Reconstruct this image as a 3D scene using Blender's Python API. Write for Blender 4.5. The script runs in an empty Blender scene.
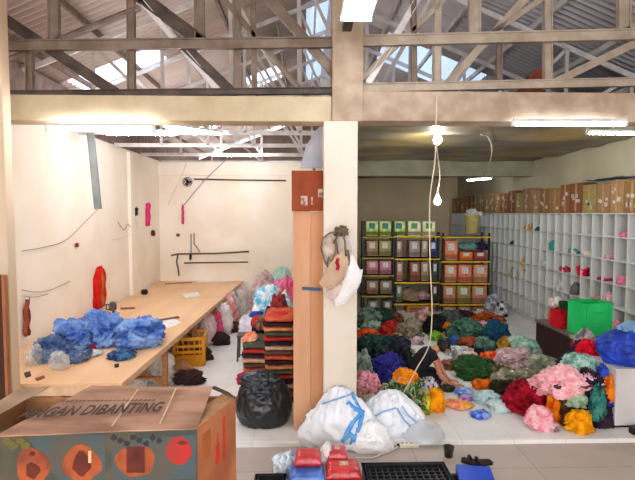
import bpy, math, random
from mathutils import Vector, Matrix, noise
random.seed(7)
C = bpy.context.scene.collection
PI = math.pi
# ------------------------------------------------------------------ camera
F = 480.0
PITCH = math.radians(-3.2); YAW = math.radians(1.5); EYE = Vector((0, 0, 2.6))
cd = bpy.data.cameras.new('camera'); cam = bpy.data.objects.new('camera', cd); C.objects.link(cam)
cam.location = EYE; cam.rotation_euler = (PI/2+PITCH, 0, -YAW)
cd.sensor_width = 36; cd.lens = F/635*36; cd.clip_start = .05; cd.clip_end = 200
bpy.context.scene.camera = cam
RM = cam.rotation_euler.to_matrix()
def ray(px, py):
    return RM @ Vector(((px-317.5)/F, (240-py)/F, -1))
def P(px, py, Y=None, z=None, X=None):
    """world point seen at a pixel of the photograph, on a known plane"""
    d = ray(px, py)
    t = (Y-EYE.y)/d.y if Y is not None else ((z-EYE.z)/d.z if z is not None else (X-EYE.x)/d.x)
    return EYE + d*t
def ppm(Y): return F/Y
# ------------------------------------------------------------------ materials
def lin(c):
    return tuple(((v/255)/12.92 if v/255 <= .04045 else ((v/255+.055)/1.055)**2.4) for v in c)+(1,)
MATS = {}
def mat(key, col, rough=.8, col2=None, scale=8, metal=0, spec=.3, bump=0, bscale=30, detail=6, sheen=0, stretch=(1,1,1), contrast=(.35,.65)):
    if key in MATS: return MATS[key]
    m = bpy.data.materials.new(key); m.use_nodes = True; nt = m.node_tree; N = nt.nodes; L = nt.links
    b = N['Principled BSDF']; b.inputs['Roughness'].default_value = rough; b.inputs['Metallic'].default_value = metal
    b.inputs['Specular IOR Level'].default_value = spec
    b.inputs['Base Color'].default_value = lin(col)
    tc = N.new('ShaderNodeTexCoord'); mp = N.new('ShaderNodeMapping'); mp.inputs['Scale'].default_value = stretch
    L.new(tc.outputs['Object'], mp.inputs[0])
    if col2 is None: col2 = tuple(min(255, v*.88) for v in col)
    nz = N.new('ShaderNodeTexNoise'); nz.inputs['Scale'].default_value = scale; nz.inputs['Detail'].default_value = detail
    L.new(mp.outputs[0], nz.inputs['Vector'])
    cr = N.new('ShaderNodeValToRGB'); cr.color_ramp.elements[0].position = contrast[0]; cr.color_ramp.elements[1].position = contrast[1]
    cr.color_ramp.elements[0].color = lin(col); cr.color_ramp.elements[1].color = lin(col2)
    L.new(nz.outputs['Fac'], cr.inputs[0]); L.new(cr.outputs[0], b.inputs['Base Color'])
    if bump:
        n2 = N.new('ShaderNodeTexNoise'); n2.inputs['Scale'].default_value = bscale; L.new(mp.outputs[0], n2.inputs['Vector'])
        bp = N.new('ShaderNodeBump'); bp.inputs['Strength'].default_value = bump; bp.inputs['Distance'].default_value = .02
        L.new(n2.outputs['Fac'], bp.inputs['Height']); L.new(bp.outputs[0], b.inputs['Normal'])
    MATS[key] = m; return m
def emit(key, col, s):
    if key in MATS: return MATS[key]
    m = bpy.data.materials.new(key); m.use_nodes = True; N = m.node_tree.nodes
    b = N['Principled BSDF']; b.inputs['Base Color'].default_value = lin(col)
    b.inputs['Emission Color'].default_value = lin(col); b.inputs['Emission Strength'].default_value = s
    MATS[key] = m; return m
def film(key, col, alpha=.5, rough=.3, trans=.3):
    """thin plastic: part transparent, part diffuse / translucent with a sheen"""
    if key in MATS: return MATS[key]
    m = bpy.data.materials.new(key); m.use_nodes = True; nt = m.node_tree; N = nt.nodes; L = nt.links
    b = N['Principled BSDF']; b.inputs['Roughness'].default_value = rough; b.inputs['Base Color'].default_value = lin(col)
    b.inputs['Specular IOR Level'].default_value = .7
    tl = N.new('ShaderNodeBsdfTranslucent'); tl.inputs[0].default_value = lin(col)
    tr = N.new('ShaderNodeBsdfTransparent')
    m1 = N.new('ShaderNodeMixShader'); m1.inputs[0].default_value = trans; L.new(b.outputs[0], m1.inputs[1]); L.new(tl.outputs[0], m1.inputs[2])
    m2 = N.new('ShaderNodeMixShader'); m2.inputs[0].default_value = 1-alpha; L.new(m1.outputs[0], m2.inputs[1]); L.new(tr.outputs[0], m2.inputs[2])
    L.new(m2.outputs[0], N['Material Output'].inputs[0])
    MATS[key] = m; return m
def banded(key, cols, scale=14, axis='Z', rough=.9, dist=1.5):
    """fabric with woven stripes along an axis"""
    if key in MATS: return MATS[key]
    m = bpy.data.materials.new(key); m.use_nodes = True; nt = m.node_tree; N = nt.nodes; L = nt.links
    b = N['Principled BSDF']; b.inputs['Roughness'].default_value = rough; b.inputs['Specular IOR Level'].default_value = .15
    tc = N.new('ShaderNodeTexCoord'); w = N.new('ShaderNodeTexWave'); w.bands_direction = axis; w.wave_profile = 'SAW'
    w.inputs['Scale'].default_value = scale/20; w.inputs['Distortion'].default_value = dist; w.inputs['Detail'].default_value = 1
    L.new(tc.outputs['Object'], w.inputs['Vector'])
    cr = N.new('ShaderNodeValToRGB'); cr.color_ramp.interpolation = 'CONSTANT'
    e = cr.color_ramp.elements; n = len(cols)
    e[0].color = lin(cols[0]); e[1].position = 1/n; e[1].color = lin(cols[1])
    for i in range(2, n): q = e.new(i/n); q.color = lin(cols[i])
    L.new(w.outputs['Fac'], cr.inputs[0]); L.new(cr.outputs[0], b.inputs['Base Color'])
    MATS[key] = m; return m
def cloth(col, col2=None, sc=9):
    k = 'cloth_%d_%d_%d' % col + ('' if col2 is None else '_%d_%d_%d' % col2)
    return mat(k, col, .9, col2 or tuple(v*.8 for v in col), sc, spec=.12, bump=.35, bscale=22)
def brick_floor(key, c1, c2, mortar, w, h, rough=.35, msize=.008, spec=.4):
    m = bpy.data.materials.new(key); m.use_nodes = True; nt = m.node_tree; N = nt.nodes; L = nt.links
    b = N['Principled BSDF']; b.inputs['Roughness'].default_value = rough; b.inputs['Specular IOR Level'].default_value = spec
    tc = N.new('ShaderNodeTexCoord'); br = N.new('ShaderNodeTexBrick'); br.offset = 0
    br.inputs['Scale'].default_value = 1; br.inputs['Brick Width'].default_value = w; br.inputs['Row Height'].default_value = h
    br.inputs['Mortar Size'].default_value = msize; br.inputs['Mortar Smooth'].default_value = .3
    br.inputs['Color1'].default_value = lin(c1); br.inputs['Color2'].default_value = lin(c2); br.inputs['Mortar'].default_value = lin(mortar)
    nz = N.new('ShaderNodeTexNoise'); nz.inputs['Scale'].default_value = 2.2; nz.inputs['Detail'].default_value = 8
    mx = N.new('ShaderNodeMixRGB'); mx.blend_type = 'MULTIPLY'; mx.inputs[0].default_value = .35
    L.new(tc.outputs['Object'], br.inputs['Vector']); L.new(tc.outputs['Object'], nz.inputs['Vector'])
    L.new(br.outputs['Color'], mx.inputs[1]); L.new(nz.outputs['Fac'], mx.inputs[2])
    g = N.new('ShaderNodeGamma'); g.inputs[1].default_value = .8
    L.new(mx.outputs[0], g.inputs[0]); L.new(g.outputs[0], b.inputs['Base Color'])
    return m
# ------------------------------------------------------------------ mesh builder
class MB:
    def __init__(s): s.v = []; s.f = []; s.mi = []
    def add(s, vs, fs, m=0):
        n = len(s.v); s.v += [tuple(v) for v in vs]; s.f += [tuple(i+n for i in f) for f in fs]; s.mi += [m]*len(fs); return s
    def box(s, a, b, m=0, bev=0, M=None):
        x0, x1 = sorted((a[0], b[0])); y0, y1 = sorted((a[1], b[1])); z0, z1 = sorted((a[2], b[2]))
        vs = [Vector(p) for p in ((x0,y0,z0),(x1,y0,z0),(x1,y1,z0),(x0,y1,z0),(x0,y0,z1),(x1,y0,z1),(x1,y1,z1),(x0,y1,z1))]
        if M: vs = [M @ v for v in vs]
        return s.add(vs, [(0,3,2,1),(4,5,6,7),(0,1,5,4),(1,2,6,5),(2,3,7,6),(3,0,4,7)], m)
    def bar(s, p, q, w, d, m=0, up=(0,1,0)):
        """rectangular bar from p to q; d measured along `up`, w across"""
        p = Vector(p); q = Vector(q); t = (q-p).normalized(); u = Vector(up); u = (u - t*u.dot(t))
        if u.length < 1e-4: u = Vector((1,0,0)) - t*t.x
        u.normalize(); r = t.cross(u)
        vs = []
        for c in (p, q):
            for a, b in ((-1,-1),(1,-1),(1,1),(-1,1)): vs.append(c + r*(a*w/2) + u*(b*d/2))
        return s.add(vs, [(0,3,2,1),(4,5,6,7),(0,1,5,4),(1,2,6,5),(2,3,7,6),(3,0,4,7)], m)
    def angle(s, p, q, w, t=.008, m=0, up=(0,1,0)):
        """channel iron: web and two flanges"""
        p = Vector(p); q = Vector(q); d = (q-p).normalized(); u = Vector(up).normalized(); r = d.cross(u).normalized()
        s.bar(p, q, w, t, m, up)
        for k in (-1, 1):
            o = r*(k*(w/2)) + u*(w*.22)
            s.bar(p+o, q+o, t, w*.44, m, up)
        return s
    def tube(s, pts, r, n=8, m=0, cap=True):
        pts = [Vector(p) for p in pts]; rs = r if isinstance(r, (list, tuple)) else [r]*len(pts)
        base = len(s.v); prev = None
        for i, p in enumerate(pts):
            t = (pts[min(i+1, len(pts)-1)] - pts[max(i-1, 0)]).normalized()
            if prev is None:
                a = Vector((0,0,1)) if abs(t.z) < .9 else Vector((1,0,0)); u = t.cross(a).normalized()
            else:
                u = prev - t*prev.dot(t); u.normalize()
            prev = u; w = t.cross(u)
            for k in range(n):
                an = 2*PI*k/n; s.v.append(tuple(p + (u*math.cos(an)+w*math.sin(an))*rs[i]))
        for i in range(len(pts)-1):
            for k in range(n):
                a = base+i*n+k; b = base+i*n+(k+1) % n
                s.f.append((a, b, b+n, a+n)); s.mi.append(m)
        if cap:
            s.f.append(tuple(base+k for k in range(n))[::-1]); s.mi.append(m)
            e = base+(len(pts)-1)*n; s.f.append(tuple(e+k for k in range(n))); s.mi.append(m)
        return s
    def lathe(s, prof, c=(0,0,0), n=20, m=0, wob=0, seed=0, sx=1, sy=1):
        base = len(s.v); c = Vector(c)
        for i, (r, z) in enumerate(prof):
            for k in range(n):
                a = 2*PI*k/n; rr = r
                if wob: rr *= 1 + wob*noise.noise(Vector((math.cos(a)*2+seed, math.sin(a)*2, z*6)))
                s.v.append((c.x+rr*math.cos(a)*sx, c.y+rr*math.sin(a)*sy, c.z+z))
        for i in range(len(prof)-1):
            for k in range(n):
                a = base+i*n+k; b = base+i*n+(k+1) % n
                s.f.append((a, b, b+n, a+n)); s.mi.append(m)
        if prof[0][0] > 1e-4: s.f.append(tuple(base+k for k in range(n))[::-1]); s.mi.append(m)
        if prof[-1][0] > 1e-4: e = base+(len(prof)-1)*n; s.f.append(tuple(e+k for k in range(n))); s.mi.append(m)
        return s
    def grid(s, fn, nu, nv, m=0, thick=0, nrm=(0,0,1)):
        """sheet fn(u,v) of real thickness"""
        base = len(s.v); off = Vector(nrm)*thick
        top = [Vector(fn(i/nu, j/nv)) for j in range(nv+1) for i in range(nu+1)]
        s.v += [tuple(p) for p in top]; W = nu+1
        q = [(j*W+i, j*W+i+1, (j+1)*W+i+1, (j+1)*W+i) for j in range(nv) for i in range(nu)]
        for f in q: s.f.append(tuple(base+i for i in f)); s.mi.append(m)
        if thick:
            b2 = len(s.v); s.v += [tuple(p-off) for p in top]
            for f in q: s.f.append(tuple(b2+i for i in f[::-1])); s.mi.append(m)
            edge = [i for i in range(nu)]; 
            ring = [i for i in range(W)] + [j*W+nu for j in range(1, nv+1)] + [nv*W+i for i in range(nu-1, -1, -1)] + [j*W for j in range(nv-1, 0, -1)]
            for a, b in zip(ring, ring[1:]+ring[:1]): s.f.append((base+b, base+a, b2+a, b2+b)); s.mi.append(m)
        return s
    def build(s, name, mats, parent=None, loc=(0,0,0), rz=0, smooth=False, bev=0):
        me = bpy.data.meshes.new(name); me.from_pydata(s.v, [], s.f)
        if not isinstance(mats, (list, tuple)): mats = [mats]
        for m in mats: me.materials.append(m)
        for p, k in zip(me.polygons, s.mi): p.material_index = k; p.use_smooth = smooth
        me.update()
        o = bpy.data.objects.new(name, me); C.objects.link(o); o.location = loc; o.rotation_euler.z = rz
        if parent is not None: o.parent = parent
        if bev:
            b = o.modifiers.new('bevel', 'BEVEL'); b.width = bev; b.segments = 2; b.limit_method = 'ANGLE'
        return o
def tag(o, label=None, cat=None, group=None, kind=None):
    if label: o['label'] = label
    if cat: o['category'] = cat
    if group: o['group'] = group
    if kind: o['kind'] = kind
    return o
def empty(name, loc, label, cat, rz=0, group=None):
    o = bpy.data.objects.new(name, None); C.objects.link(o); o.location = loc; o.rotation_euler.z = rz
    return tag(o, label, cat, group)
def struct(o): o['kind'] = 'structure'; return o
def copy_tree(o, parent=None):
    c = o.copy(); C.objects.link(c)
    if parent is not None: c.parent = parent
    for ch in list(o.children): copy_tree(ch, c)
    return c
# ------------------------------------------------------------------ icosphere template
def ico(sub):
    t = (1+5**.5)/2
    v = [Vector(p).normalized() for p in ((-1,t,0),(1,t,0),(-1,-t,0),(1,-t,0),(0,-1,t),(0,1,t),(0,-1,-t),(0,1,-t),(t,0,-1),(t,0,1),(-t,0,-1),(-t,0,1))]
    f = [(0,11,5),(0,5,1),(0,1,7),(0,7,10),(0,10,11),(1,5,9),(5,11,4),(11,10,2),(10,7,6),(7,1,8),(3,9,4),(3,4,2),(3,2,6),(3,6,8),(3,8,9),(4,9,5),(2,4,11),(6,2,10),(8,6,7),(9,8,1)]
    for _ in range(sub):
        mid = {}; nf = []
        def g(a, b):
            k = (min(a,b), max(a,b))
            if k not in mid: v.append(((v[a]+v[b])/2).normalized()); mid[k] = len(v)-1
            return mid[k]
        for a, b, c in f:
            x, y, z = g(a,b), g(b,c), g(c,a); nf += [(a,x,z),(b,y,x),(c,z,y),(x,y,z)]
        f = nf
    return v, f
ICO = {k: ico(k) for k in (2, 3, 4, 5)}
def blob(mb, rx, ry, h, seed=0, amp=.22, freq=1.8, style='folds', sub=4, m=0, c=(0,0,0), top=1.0, taper=0):
    """crumpled mass resting on its flattened underside, base at z=0"""
    V, Fc = ICO[sub]; out = []; Q = Matrix.Rotation(seed*1.3, 3, 'Z') @ Matrix.Rotation(seed*.7, 3, 'X'); so = Vector((seed*3.17, seed*1.31, -seed*2.3)); c = Vector(c)
    for p in V:
        q = p*freq + so
        w = Vector((noise.noise(q*.9), noise.noise(q*.9+Vector((9,0,0))), noise.noise(q*.9+Vector((0,9,0)))))
        if style == 'folds':
            d = Q @ q; d.x *= .55
            n = (1-abs(noise.noise(d+w*1.5))*2.8)*.5 + (1-abs(noise.noise(d*2.1+w*2.2))*2.6)*.32 + (1-abs(noise.noise(d*4.3+w*3))*2.4)*.18
            n2 = noise.noise(q*.55)+.5*noise.noise(q*1.1+Vector((5,5,5)))
            r = 1 + amp*1.25*(n-.42) + amp*1.25*n2
        elif style == 'bag':
            n = noise.noise(q*.7); th = math.atan2(p.y, p.x)
            pl = (1-abs(noise.noise(Vector((math.cos(th)*3.2, math.sin(th)*3.2, p.z*.7))+so)*2.4))
            cz = 1-abs(noise.noise(p*2.1+so+w*1.4))*2.6; cz2 = 1-abs(noise.noise(p*4.6+so+w*2))*2.4
            r = 1 + amp*.6*n + amp*.5*pl*max(0, .35+p.z) + amp*(.32*(cz-.4)+.16*(cz2-.4))
        else:
            r = 1 + amp*noise.noise(q)
        z = p.z
        zz = (z*r+.62)/1.62
        if zz < 0: zz = zz*.06
        flat = 1.0 if z > 0 else 1.0+.12*(-z)
        if taper: flat *= 1-taper*max(0, z+.3)
        out.append(c+Vector((p.x*r*rx*flat, p.y*r*ry*flat, max(zz, 0)*h*top)))
    mb.add(out, Fc, m); return mb
def bundle(name, label, cat, px, py, w, h, m, style='folds', amp=.3, freq=1.9, z=0, Y=None, depth=.8, sub=4, group=None, seed=None, tie=None, tiecol=None, rz=0, minh=.4, ground=False):
    """a soft thing whose front foot is seen at px,py, w by h pixels in size, standing at height z (or at distance Y)"""
    p = P(px, py, z=z) if Y is None else P(px, py, Y=Y)
    s = p.y/F; wm = w*s; dm = wm*depth
    tan = (2.6-p.z)/p.y
    hm = max(h*s - dm*.75*tan, minh*h*s)
    if ground: hm += p.z; p.z = 0
    if seed is None: seed = (px*7+py*13) % 97
    if sub == 4 and w >= 30: sub = 5
    mb = MB(); blob(mb, wm*.47, dm*.5, hm, seed, amp, freq, style, sub)
    if tie:
        loc = (p.x, p.y+dm*.45, p.z)
        e = empty(name, loc, label, cat, rz, group)
        mb.build('sack' if style == 'bag' else 'cloth', m, e, smooth=True)
        t = MB(); r = wm*.07
        prof = [(r*1.5, hm*.86), (r*1.05, hm*.97), (r*.8, hm*1.03), (r*1.7, hm*1.12), (r*2.4, hm*1.2), (r*2.1, hm*1.23), (r*.3, hm*1.1)]
        t.lathe(prof, n=28, wob=.6, seed=seed); t.build('knot', tiecol or m, e, smooth=True)
        return e
    o = mb.build(name, m, None, (p.x, p.y+dm*.45, p.z), rz, smooth=True)
    return tag(o, label, cat, group)

# ================================================================== SETTING
YB = 5.5                                                              # plane of the beam and the pillars
XL = P(22, 346, z=.74).x; XR = 5.75; YE = P(500, 440, z=0).y
YBL = 13.2; YBR = 18.0; ZB = P(300, 121.5, Y=YB).z; ZT = P(300, 93, Y=YB).z
XP0, XP1 = P(323.5, 300, Y=YB).x, P(356.5, 300, Y=YB).x
print('XL', XL, 'YE', YE, 'ZB', ZB, 'ZT', ZT, 'pillar', XP0, XP1, 'XR test', P(635,366,z=0))
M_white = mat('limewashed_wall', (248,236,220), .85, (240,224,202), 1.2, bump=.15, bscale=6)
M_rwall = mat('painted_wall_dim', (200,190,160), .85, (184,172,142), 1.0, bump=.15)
M_rear = mat('rear_wall_plaster', (238,216,176), .9, (226,202,162), 1.2)
M_cream = mat('cream_pillar', (226,216,200), .8, (214,200,180), 1.5, bump=.1)
M_conc = mat('tan_concrete', (204,186,156), .9, (186,166,134), 3, bump=.3, bscale=14)
M_conc2 = mat('bare_concrete', (186,164,142), .95, (160,136,114), 5, bump=.4, bscale=12)
M_tan = mat('tan_pillar', (204,184,158), .85, (206,178,146), 1.5)
M_floor = brick_floor('white_tiles', (252,250,244), (244,242,236), (232,228,222), .6, .6, .3)
M_floor2 = brick_floor('grey_brown_tiles', (186,168,154), (176,158,146), (150,134,122), 1.2, 1.2, .55, .006)
M_steel = mat('dull_steel_channel', (136,118,104), .6, (112,92,76), 5, metal=.15)
M_steel_d = mat('dark_steel_channel', (96,80,70), .6, (66,56,50), 5, metal=.2)
M_steel_w = mat('pale_steel_channel', (226,220,216), .5, (200,192,188), 5, metal=.15)
M_roof = mat('corrugated_sheet_russet', (216,200,192), .5, (190,172,164), .8, metal=.05)
M_roof2 = mat('corrugated_sheet_grey', (218,214,218), .45, (190,186,190), .8, metal=.1)
M_sky = film('translucent_roof_sheet', (236,244,255), .7, .4, .85); M_skyR = film('dimmed_translucent_sheet', (188,198,212), .93, .4, .8)  # right-hand sheets get a darker tint so they look less bright
def S(mb, name, m, **k): return struct(mb.build(name, m, **k))
S(MB().box((XL-.3, YE, -.3), (XR+.3, YBR+.3, 0)), 'floor', M_floor)
S(MB().box((XL-1.5, -5, -.3), (XR+.3, YE-.001, -.05)), 'floor_front', M_floor2)
S(MB().box((XL-1.2, -5, -.05), (XL-1.0, 5.2, 4.3)), 'wall_front_left', M_tan)
S(MB().box((XR+.3, -5, -.05), (XR+.5, 5.2, 4.3)), 'wall_front_right', M_tan)
S(MB().box((XL-.2, 5.2, 0), (XL, YBR+.4, 4.02)), 'wall_left', M_white)
S(MB().box((XL-.2, 5.2, 4.021), (XL-.02, YBR+.4, 4.7)), 'wall_left_upper', mat('unlit_brown_infill',(150,128,116),.8,(120,100,92),6))  # added infill closing the sky gap, coloured brown as if unlit
S(MB().box((XL-.2, YBL, 0), (XP1-.05, YBL+.2, 3.62)), 'wall_back', M_white)
S(MB().box((XL-.0, YBL-.05, 3.62), (XP0, YBL+.2, 3.98)), 'beam_back', M_white, bev=.01)
# pier and wall beam on the left wall
S(MB().box((XL-.01, 10.9, 0), (XL+.07, 11.15, 3.98)), 'wall_pier', M_white, bev=.01)
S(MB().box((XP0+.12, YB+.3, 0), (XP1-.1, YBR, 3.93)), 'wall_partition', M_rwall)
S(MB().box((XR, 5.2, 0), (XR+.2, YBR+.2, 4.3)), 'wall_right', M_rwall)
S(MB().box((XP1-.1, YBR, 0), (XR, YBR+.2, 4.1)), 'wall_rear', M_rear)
g_ = MB(); g_.add([(x,y,z) for y in (YBR+.21,YBR+.4) for x,z in ((XL,3.5),(XR,3.5),(XR,4.2),(.45,6.3),(XL,4.6))], [(0,1,2,3,4),(9,8,7,6,5),(0,5,6,1),(1,6,7,2),(2,7,8,3),(3,8,9,4),(4,9,5,0)]); S(g_, 'wall_gable', mat('gable_board',(150,132,124),.8,(130,112,106),3))
# roof: two corrugated slopes with translucent strips
RX = .45; RZ0 = 4.75; RZR = RZ0 + .4*(RX-XL); SR = .41
def roofz(x): return RZR - (RX-x)*.4 if x < RX else RZR - (x-RX)*SR
def sheet(x0, x1, y0, y1, m, name, dz=0):
    mb = MB(); n = max(2, int((y1-y0)/.12))*4
    vs = []; 
    for j in range(n+1):
        y = y0+(y1-y0)*j/n; w = .024*math.sin(j*PI/2+.7)
        for x in (x0, x1): vs.append((x, y, roofz(x)+w+dz))
    mb.add(vs, [(2*j, 2*j+1, 2*j+3, 2*j+2) for j in range(n)])
    o = S(mb, name, m, smooth=True); sd = o.modifiers.new('solid', 'SOLIDIFY'); sd.thickness = .004; return o
holesL = [(-3.9,-2.45,8.1,8.8), (-1.4,-.6,11.5,12.6), (-3.4,-1.0,14.2,15.1)]  # the last two openings here are added to brighten the left bay
holesR = [(1.6,3.5,9.3,10.9), (2.4,4.2,13,14)]
def slope(x0, x1, holes, m, y0=-5, y1=18.6):
    ys = sorted({y0, y1, *[h[2] for h in holes], *[h[3] for h in holes]})
    for a, b in zip(ys, ys[1:]):
        hs = sorted(h for h in holes if h[2] <= a+1e-6 and h[3] >= b-1e-6); x = x0
        for h in hs:
            sheet(x, h[0], a, b, m, 'roof'); sheet(h[0], h[1], a, b, M_sky if h[0] < 0 else M_skyR, 'window_%d' % (len([o for o in C.objects if o.name.startswith('window')])+1), .01); x = h[1]
        sheet(x, x1, a, b, m, 'roof')
slope(XL-.3, RX, holesL+[(RX-.42, RX-.0001, 8.8, 14)], M_roof)
slope(RX, XR+.3, holesR, M_roof2)
# purlins under the sheets, running the length of the building
for i, x in enumerate([-3.7,-2.9,-2.1,-1.3,-.5,.2,.75,1.5,2.4,3.3,4.2,5.1]):
    S(MB().bar((x, -5, roofz(x)-.06), (x, 18.5, roofz(x)-.06), .04, .08, up=(0,0,1)), 'roof_purlin_beam', M_steel_w if x > 0 else M_steel)
# rear trusses
def truss(Y, x0, x1, m, step=.95, w=.055):
    e = bpy.data.objects.new('roof_truss', None); C.objects.link(e); e['kind'] = 'structure'
    zb = 4.02
    MB().angle((x0, Y, zb), (x1, Y, zb), w*1.3).build('chord', m, e)
    xs = [x0] + ([RX] if x0 < RX < x1 else []) + [x1]
    for a, b in zip(xs, xs[1:]): MB().angle((a, Y, roofz(a)-.14), (b, Y, roofz(b)-.14), w*1.2).build('rafter', m, e)
    n = int((x1-x0)/step)
    for i in range(1, n):
        x = x0+(x1-x0)*i/n
        if roofz(x)-.2 > zb+.1:
            MB().angle((x, Y, zb), (x, Y, roofz(x)-.16), w*.8).build('strut', m, e)
        x2 = x0+(x1-x0)*(i+1)/n
        if x < RX < x1: a, b = (x2, zb), (x, roofz(x)-.16)
        else: a, b = (x, zb), (x2, roofz(x2)-.16)
        MB().angle((a[0], Y+.02, a[1]), (b[0], Y+.02, b[1]), w*.7).build('brace', m, e)
    return e
for Y in (7.0, 8.6, 10.2, 11.8): truss(Y, XL, XR, M_steel_w)
truss(13.5, XL, XR, M_steel_w, 1.3)
# ceiling boards of the right bay, sagging sheets
M_ceil = mat('stained_ceiling_board', (92,84,74), .3, (160,136,74), .8, spec=.5, detail=3, contrast=(.45,.75))
def ceil_fn(u, v):
    x = XP0+.15+(XR-XP0-.15)*u; y = YB+.3+(YBR-YB-.3)*v
    return (x, y, 3.9+.09*noise.noise(Vector((x*.6, y*2.0, 0)))+.03*abs(math.sin(y*2.6)))
S(MB().grid(ceil_fn, 40, 90, thick=-.012), 'ceiling', M_ceil, smooth=True)
S(MB().box((XP1-.1, 12.0, P(400,176,Y=12).z), (XR, 12.25, 3.95)), 'beam_middle', mat('grey_green_beam', (150,146,124), .9, (128,122,100), 2), bev=.01)
S(MB().box((XP1-.1, YB+.9, P(400,124,Y=YB+.9).z+.3), (XR, YB+1.0, 3.93)), 'trim_1', M_steel_d)
# front beam, pillars
S(MB().box((P(-12,100,Y=YB).x, YB, ZB), (P(332,100,Y=YB).x, YB+.3, P(200,95.5,Y=YB).z)), 'beam_front', M_conc, bev=.012)
S(MB().box((P(352,100,Y=YB).x, YB-.02, P(400,121,Y=YB-.02).z), (XR+.1, YB+.3, P(400,91,Y=YB-.02).z)), 'beam_front_right', M_conc2, bev=.012)
S(MB().box((XP0, YB-.06, 0), (XP1, YB+.3, P(340,122,Y=YB).z)), 'pillar', M_cream, bev=.008)
S(MB().box((P(332,60,Y=YB).x, YB-.05, P(340,122,Y=YB).z), (P(363,60,Y=YB).x, YB+.3, roofz(.5)-.1)), 'pillar_upper', M_conc2, bev=.01)
S(MB().box((P(-16,200,Y=5.0).x, 4.96, -.05), (P(13,330,Y=5.0).x, 5.1, 5.0)), 'pillar_left', M_tan, bev=.01)
# ---- front truss sitting on the beam (members placed one by one)
ft = bpy.data.objects.new('roof_truss', None); C.objects.link(ft); ft['kind'] = 'structure'
def mem(name, x0, y0, x1, y1, w, m, Y=YB-.0, dy=0):
    a = P(x0, y0, Y=Y+.1+dy); b = P(x1, y1, Y=Y+.1+dy); ww = w*(Y+.1)/F
    mb = MB(); mb.bar(a, b, ww, .05); 
    d = (b-a).normalized(); r = d.cross(Vector((0,1,0))).normalized()
    for k in (-1, 1): mb.bar(a+r*(k*ww*.45)+Vector((0,-.03,0)), b+r*(k*ww*.45)+Vector((0,-.03,0)), ww*.14, .03)
    return mb.build(name, m, ft)
L_ = M_steel; R_ = mat('beige_steel_channel', (180,164,146), .6, (156,138,120), 5, metal=.1); D_ = M_steel_d
for a in [('chord',8,46,334,43,9.5,L_), ('chord',10,94.5,332,91,6,D_), ('chord',362,41.5,650,34.5,10,R_), ('chord',357,88.5,650,82,8,R_)]:
    mem(*a, dy=-.05)
for a in [('strut',54.5,-40,54.5,43,10,L_), ('strut',30,50,31,92,6.5,L_), ('strut',131,-60,132,90,7,L_), ('strut',199,-60,200,42,9,L_), ('strut',237,-70,238,90,7,L_), ('strut',253,0,255,90,5,L_),
          ('brace',-30,-4,122,97,10,D_), ('brace',118,-20,204,44,12,D_), ('brace',180,42,236,96,9,D_), ('brace',140,0,222,95,5,M_steel_w), ('brace',262,-8,336,75,9,L_), ('brace',224,0,300,90,5,L_),
          ('brace',455,-10,345,95,5,R_), ('brace',10,60,140,8,4,L_),
          ('strut',412.5,-60,414,86,5,L_), ('strut',437,-60,437,87,6.5,R_), ('strut',474,-60,474,36,11,R_), ('strut',499,42,498,84,4.5,L_), ('strut',547,-60,547,82,7.5,R_), ('strut',623,-40,623,32,12,R_),
          ('brace',533,-10,443,88,7,R_), ('brace',556,-10,480,41,5,R_), ('brace',650,36,543,88,7,R_), ('brace',650,15,620,34,6,R_), ('brace',420,-5,368,84,6,M_steel_w)]:
    mem(*a, dy=.02)
# ------------------------------------------------------------------ world and lamps
w = bpy.data.worlds.new('world'); bpy.context.scene.world = w; w.use_nodes = True
bg = w.node_tree.nodes['Background']; bg.inputs[0].default_value = (.93, .96, 1, 1); bg.inputs[1].default_value = 3.3
M_tubeL = emit('lit_bright_tube', (246,248,255), 125)
M_tube = emit('lit_fluorescent_tube', (232,244,255), 42)
M_fix = mat('white_lamp_housing', (225,222,215), .5)
def lamp_tube(a, b, label, strength_mat=M_tube, hood=None):
    a = Vector(a); b = Vector(b); c = (a+b)/2
    e = empty('ceiling_tube_lamp', c, label, 'lamp'); d = (b-a).normalized()
    MB().bar(a-c+Vector((0,0,.045)), b-c+Vector((0,0,.045)), .05, .035, up=(0,0,1)).build('housing', M_fix, e, bev=.004)
    MB().tube([a-c+d*.03, b-c-d*.03], .017, 12).build('tube', strength_mat, e, smooth=True)
    for q, s in ((a, 1), (b, -1)):
        MB().bar(q-c+Vector((0,0,.04)), q-c+Vector((0,0,-.02)), .03, .03, up=d).build('end_cap', M_fix, e)
    return e
lamp_tube(P(47,129.5,Y=YB-.1), P(154,129.5,Y=YB-.1), 'lit fluorescent tube under the concrete beam above the cutting table', M_tubeL)
lamp_tube(P(513,124.5,Y=YB-.1), P(626,124.5,Y=YB-.1), 'lit fluorescent tube under the beam of the dim right bay')
lamp_tube((P(185,140,Y=9.0).x, 7.6, 3.95), (P(228,134,Y=9).x, 8.4, 3.95), 'bright tube lamp among the roof trusses over the left bay', M_tubeL)
def wide_lamp():
    a = P(356, 19, Y=4.95); e = empty('ceiling_lamp', a, 'wide two-tube lamp fixed at the top of the central pillar', 'lamp')
    w_ = .32
    MB().box((-w_/2, -1.2, .02), (w_/2, 0, .07)).build('housing', M_fix, e, bev=.01)
    MB().box((-w_/2, -.02, -.03), (w_/2, 0, .05)).build('end_plate', mat('pale_blue_housing', (150,180,196), .5), e)
    for k in (-.05, .1): MB().tube([(k, -1.15, -.01), (k, -.03, -.01)], .018, 12).build('tube', M_tube, e, smooth=True)
    MB().box((-.1, -.01, .06), (.0, .52, .12)).build('bracket', M_steel_d, e)
wide_lamp()
M_bulb = emit('lit_bulb', (246,250,255), 300)
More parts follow.
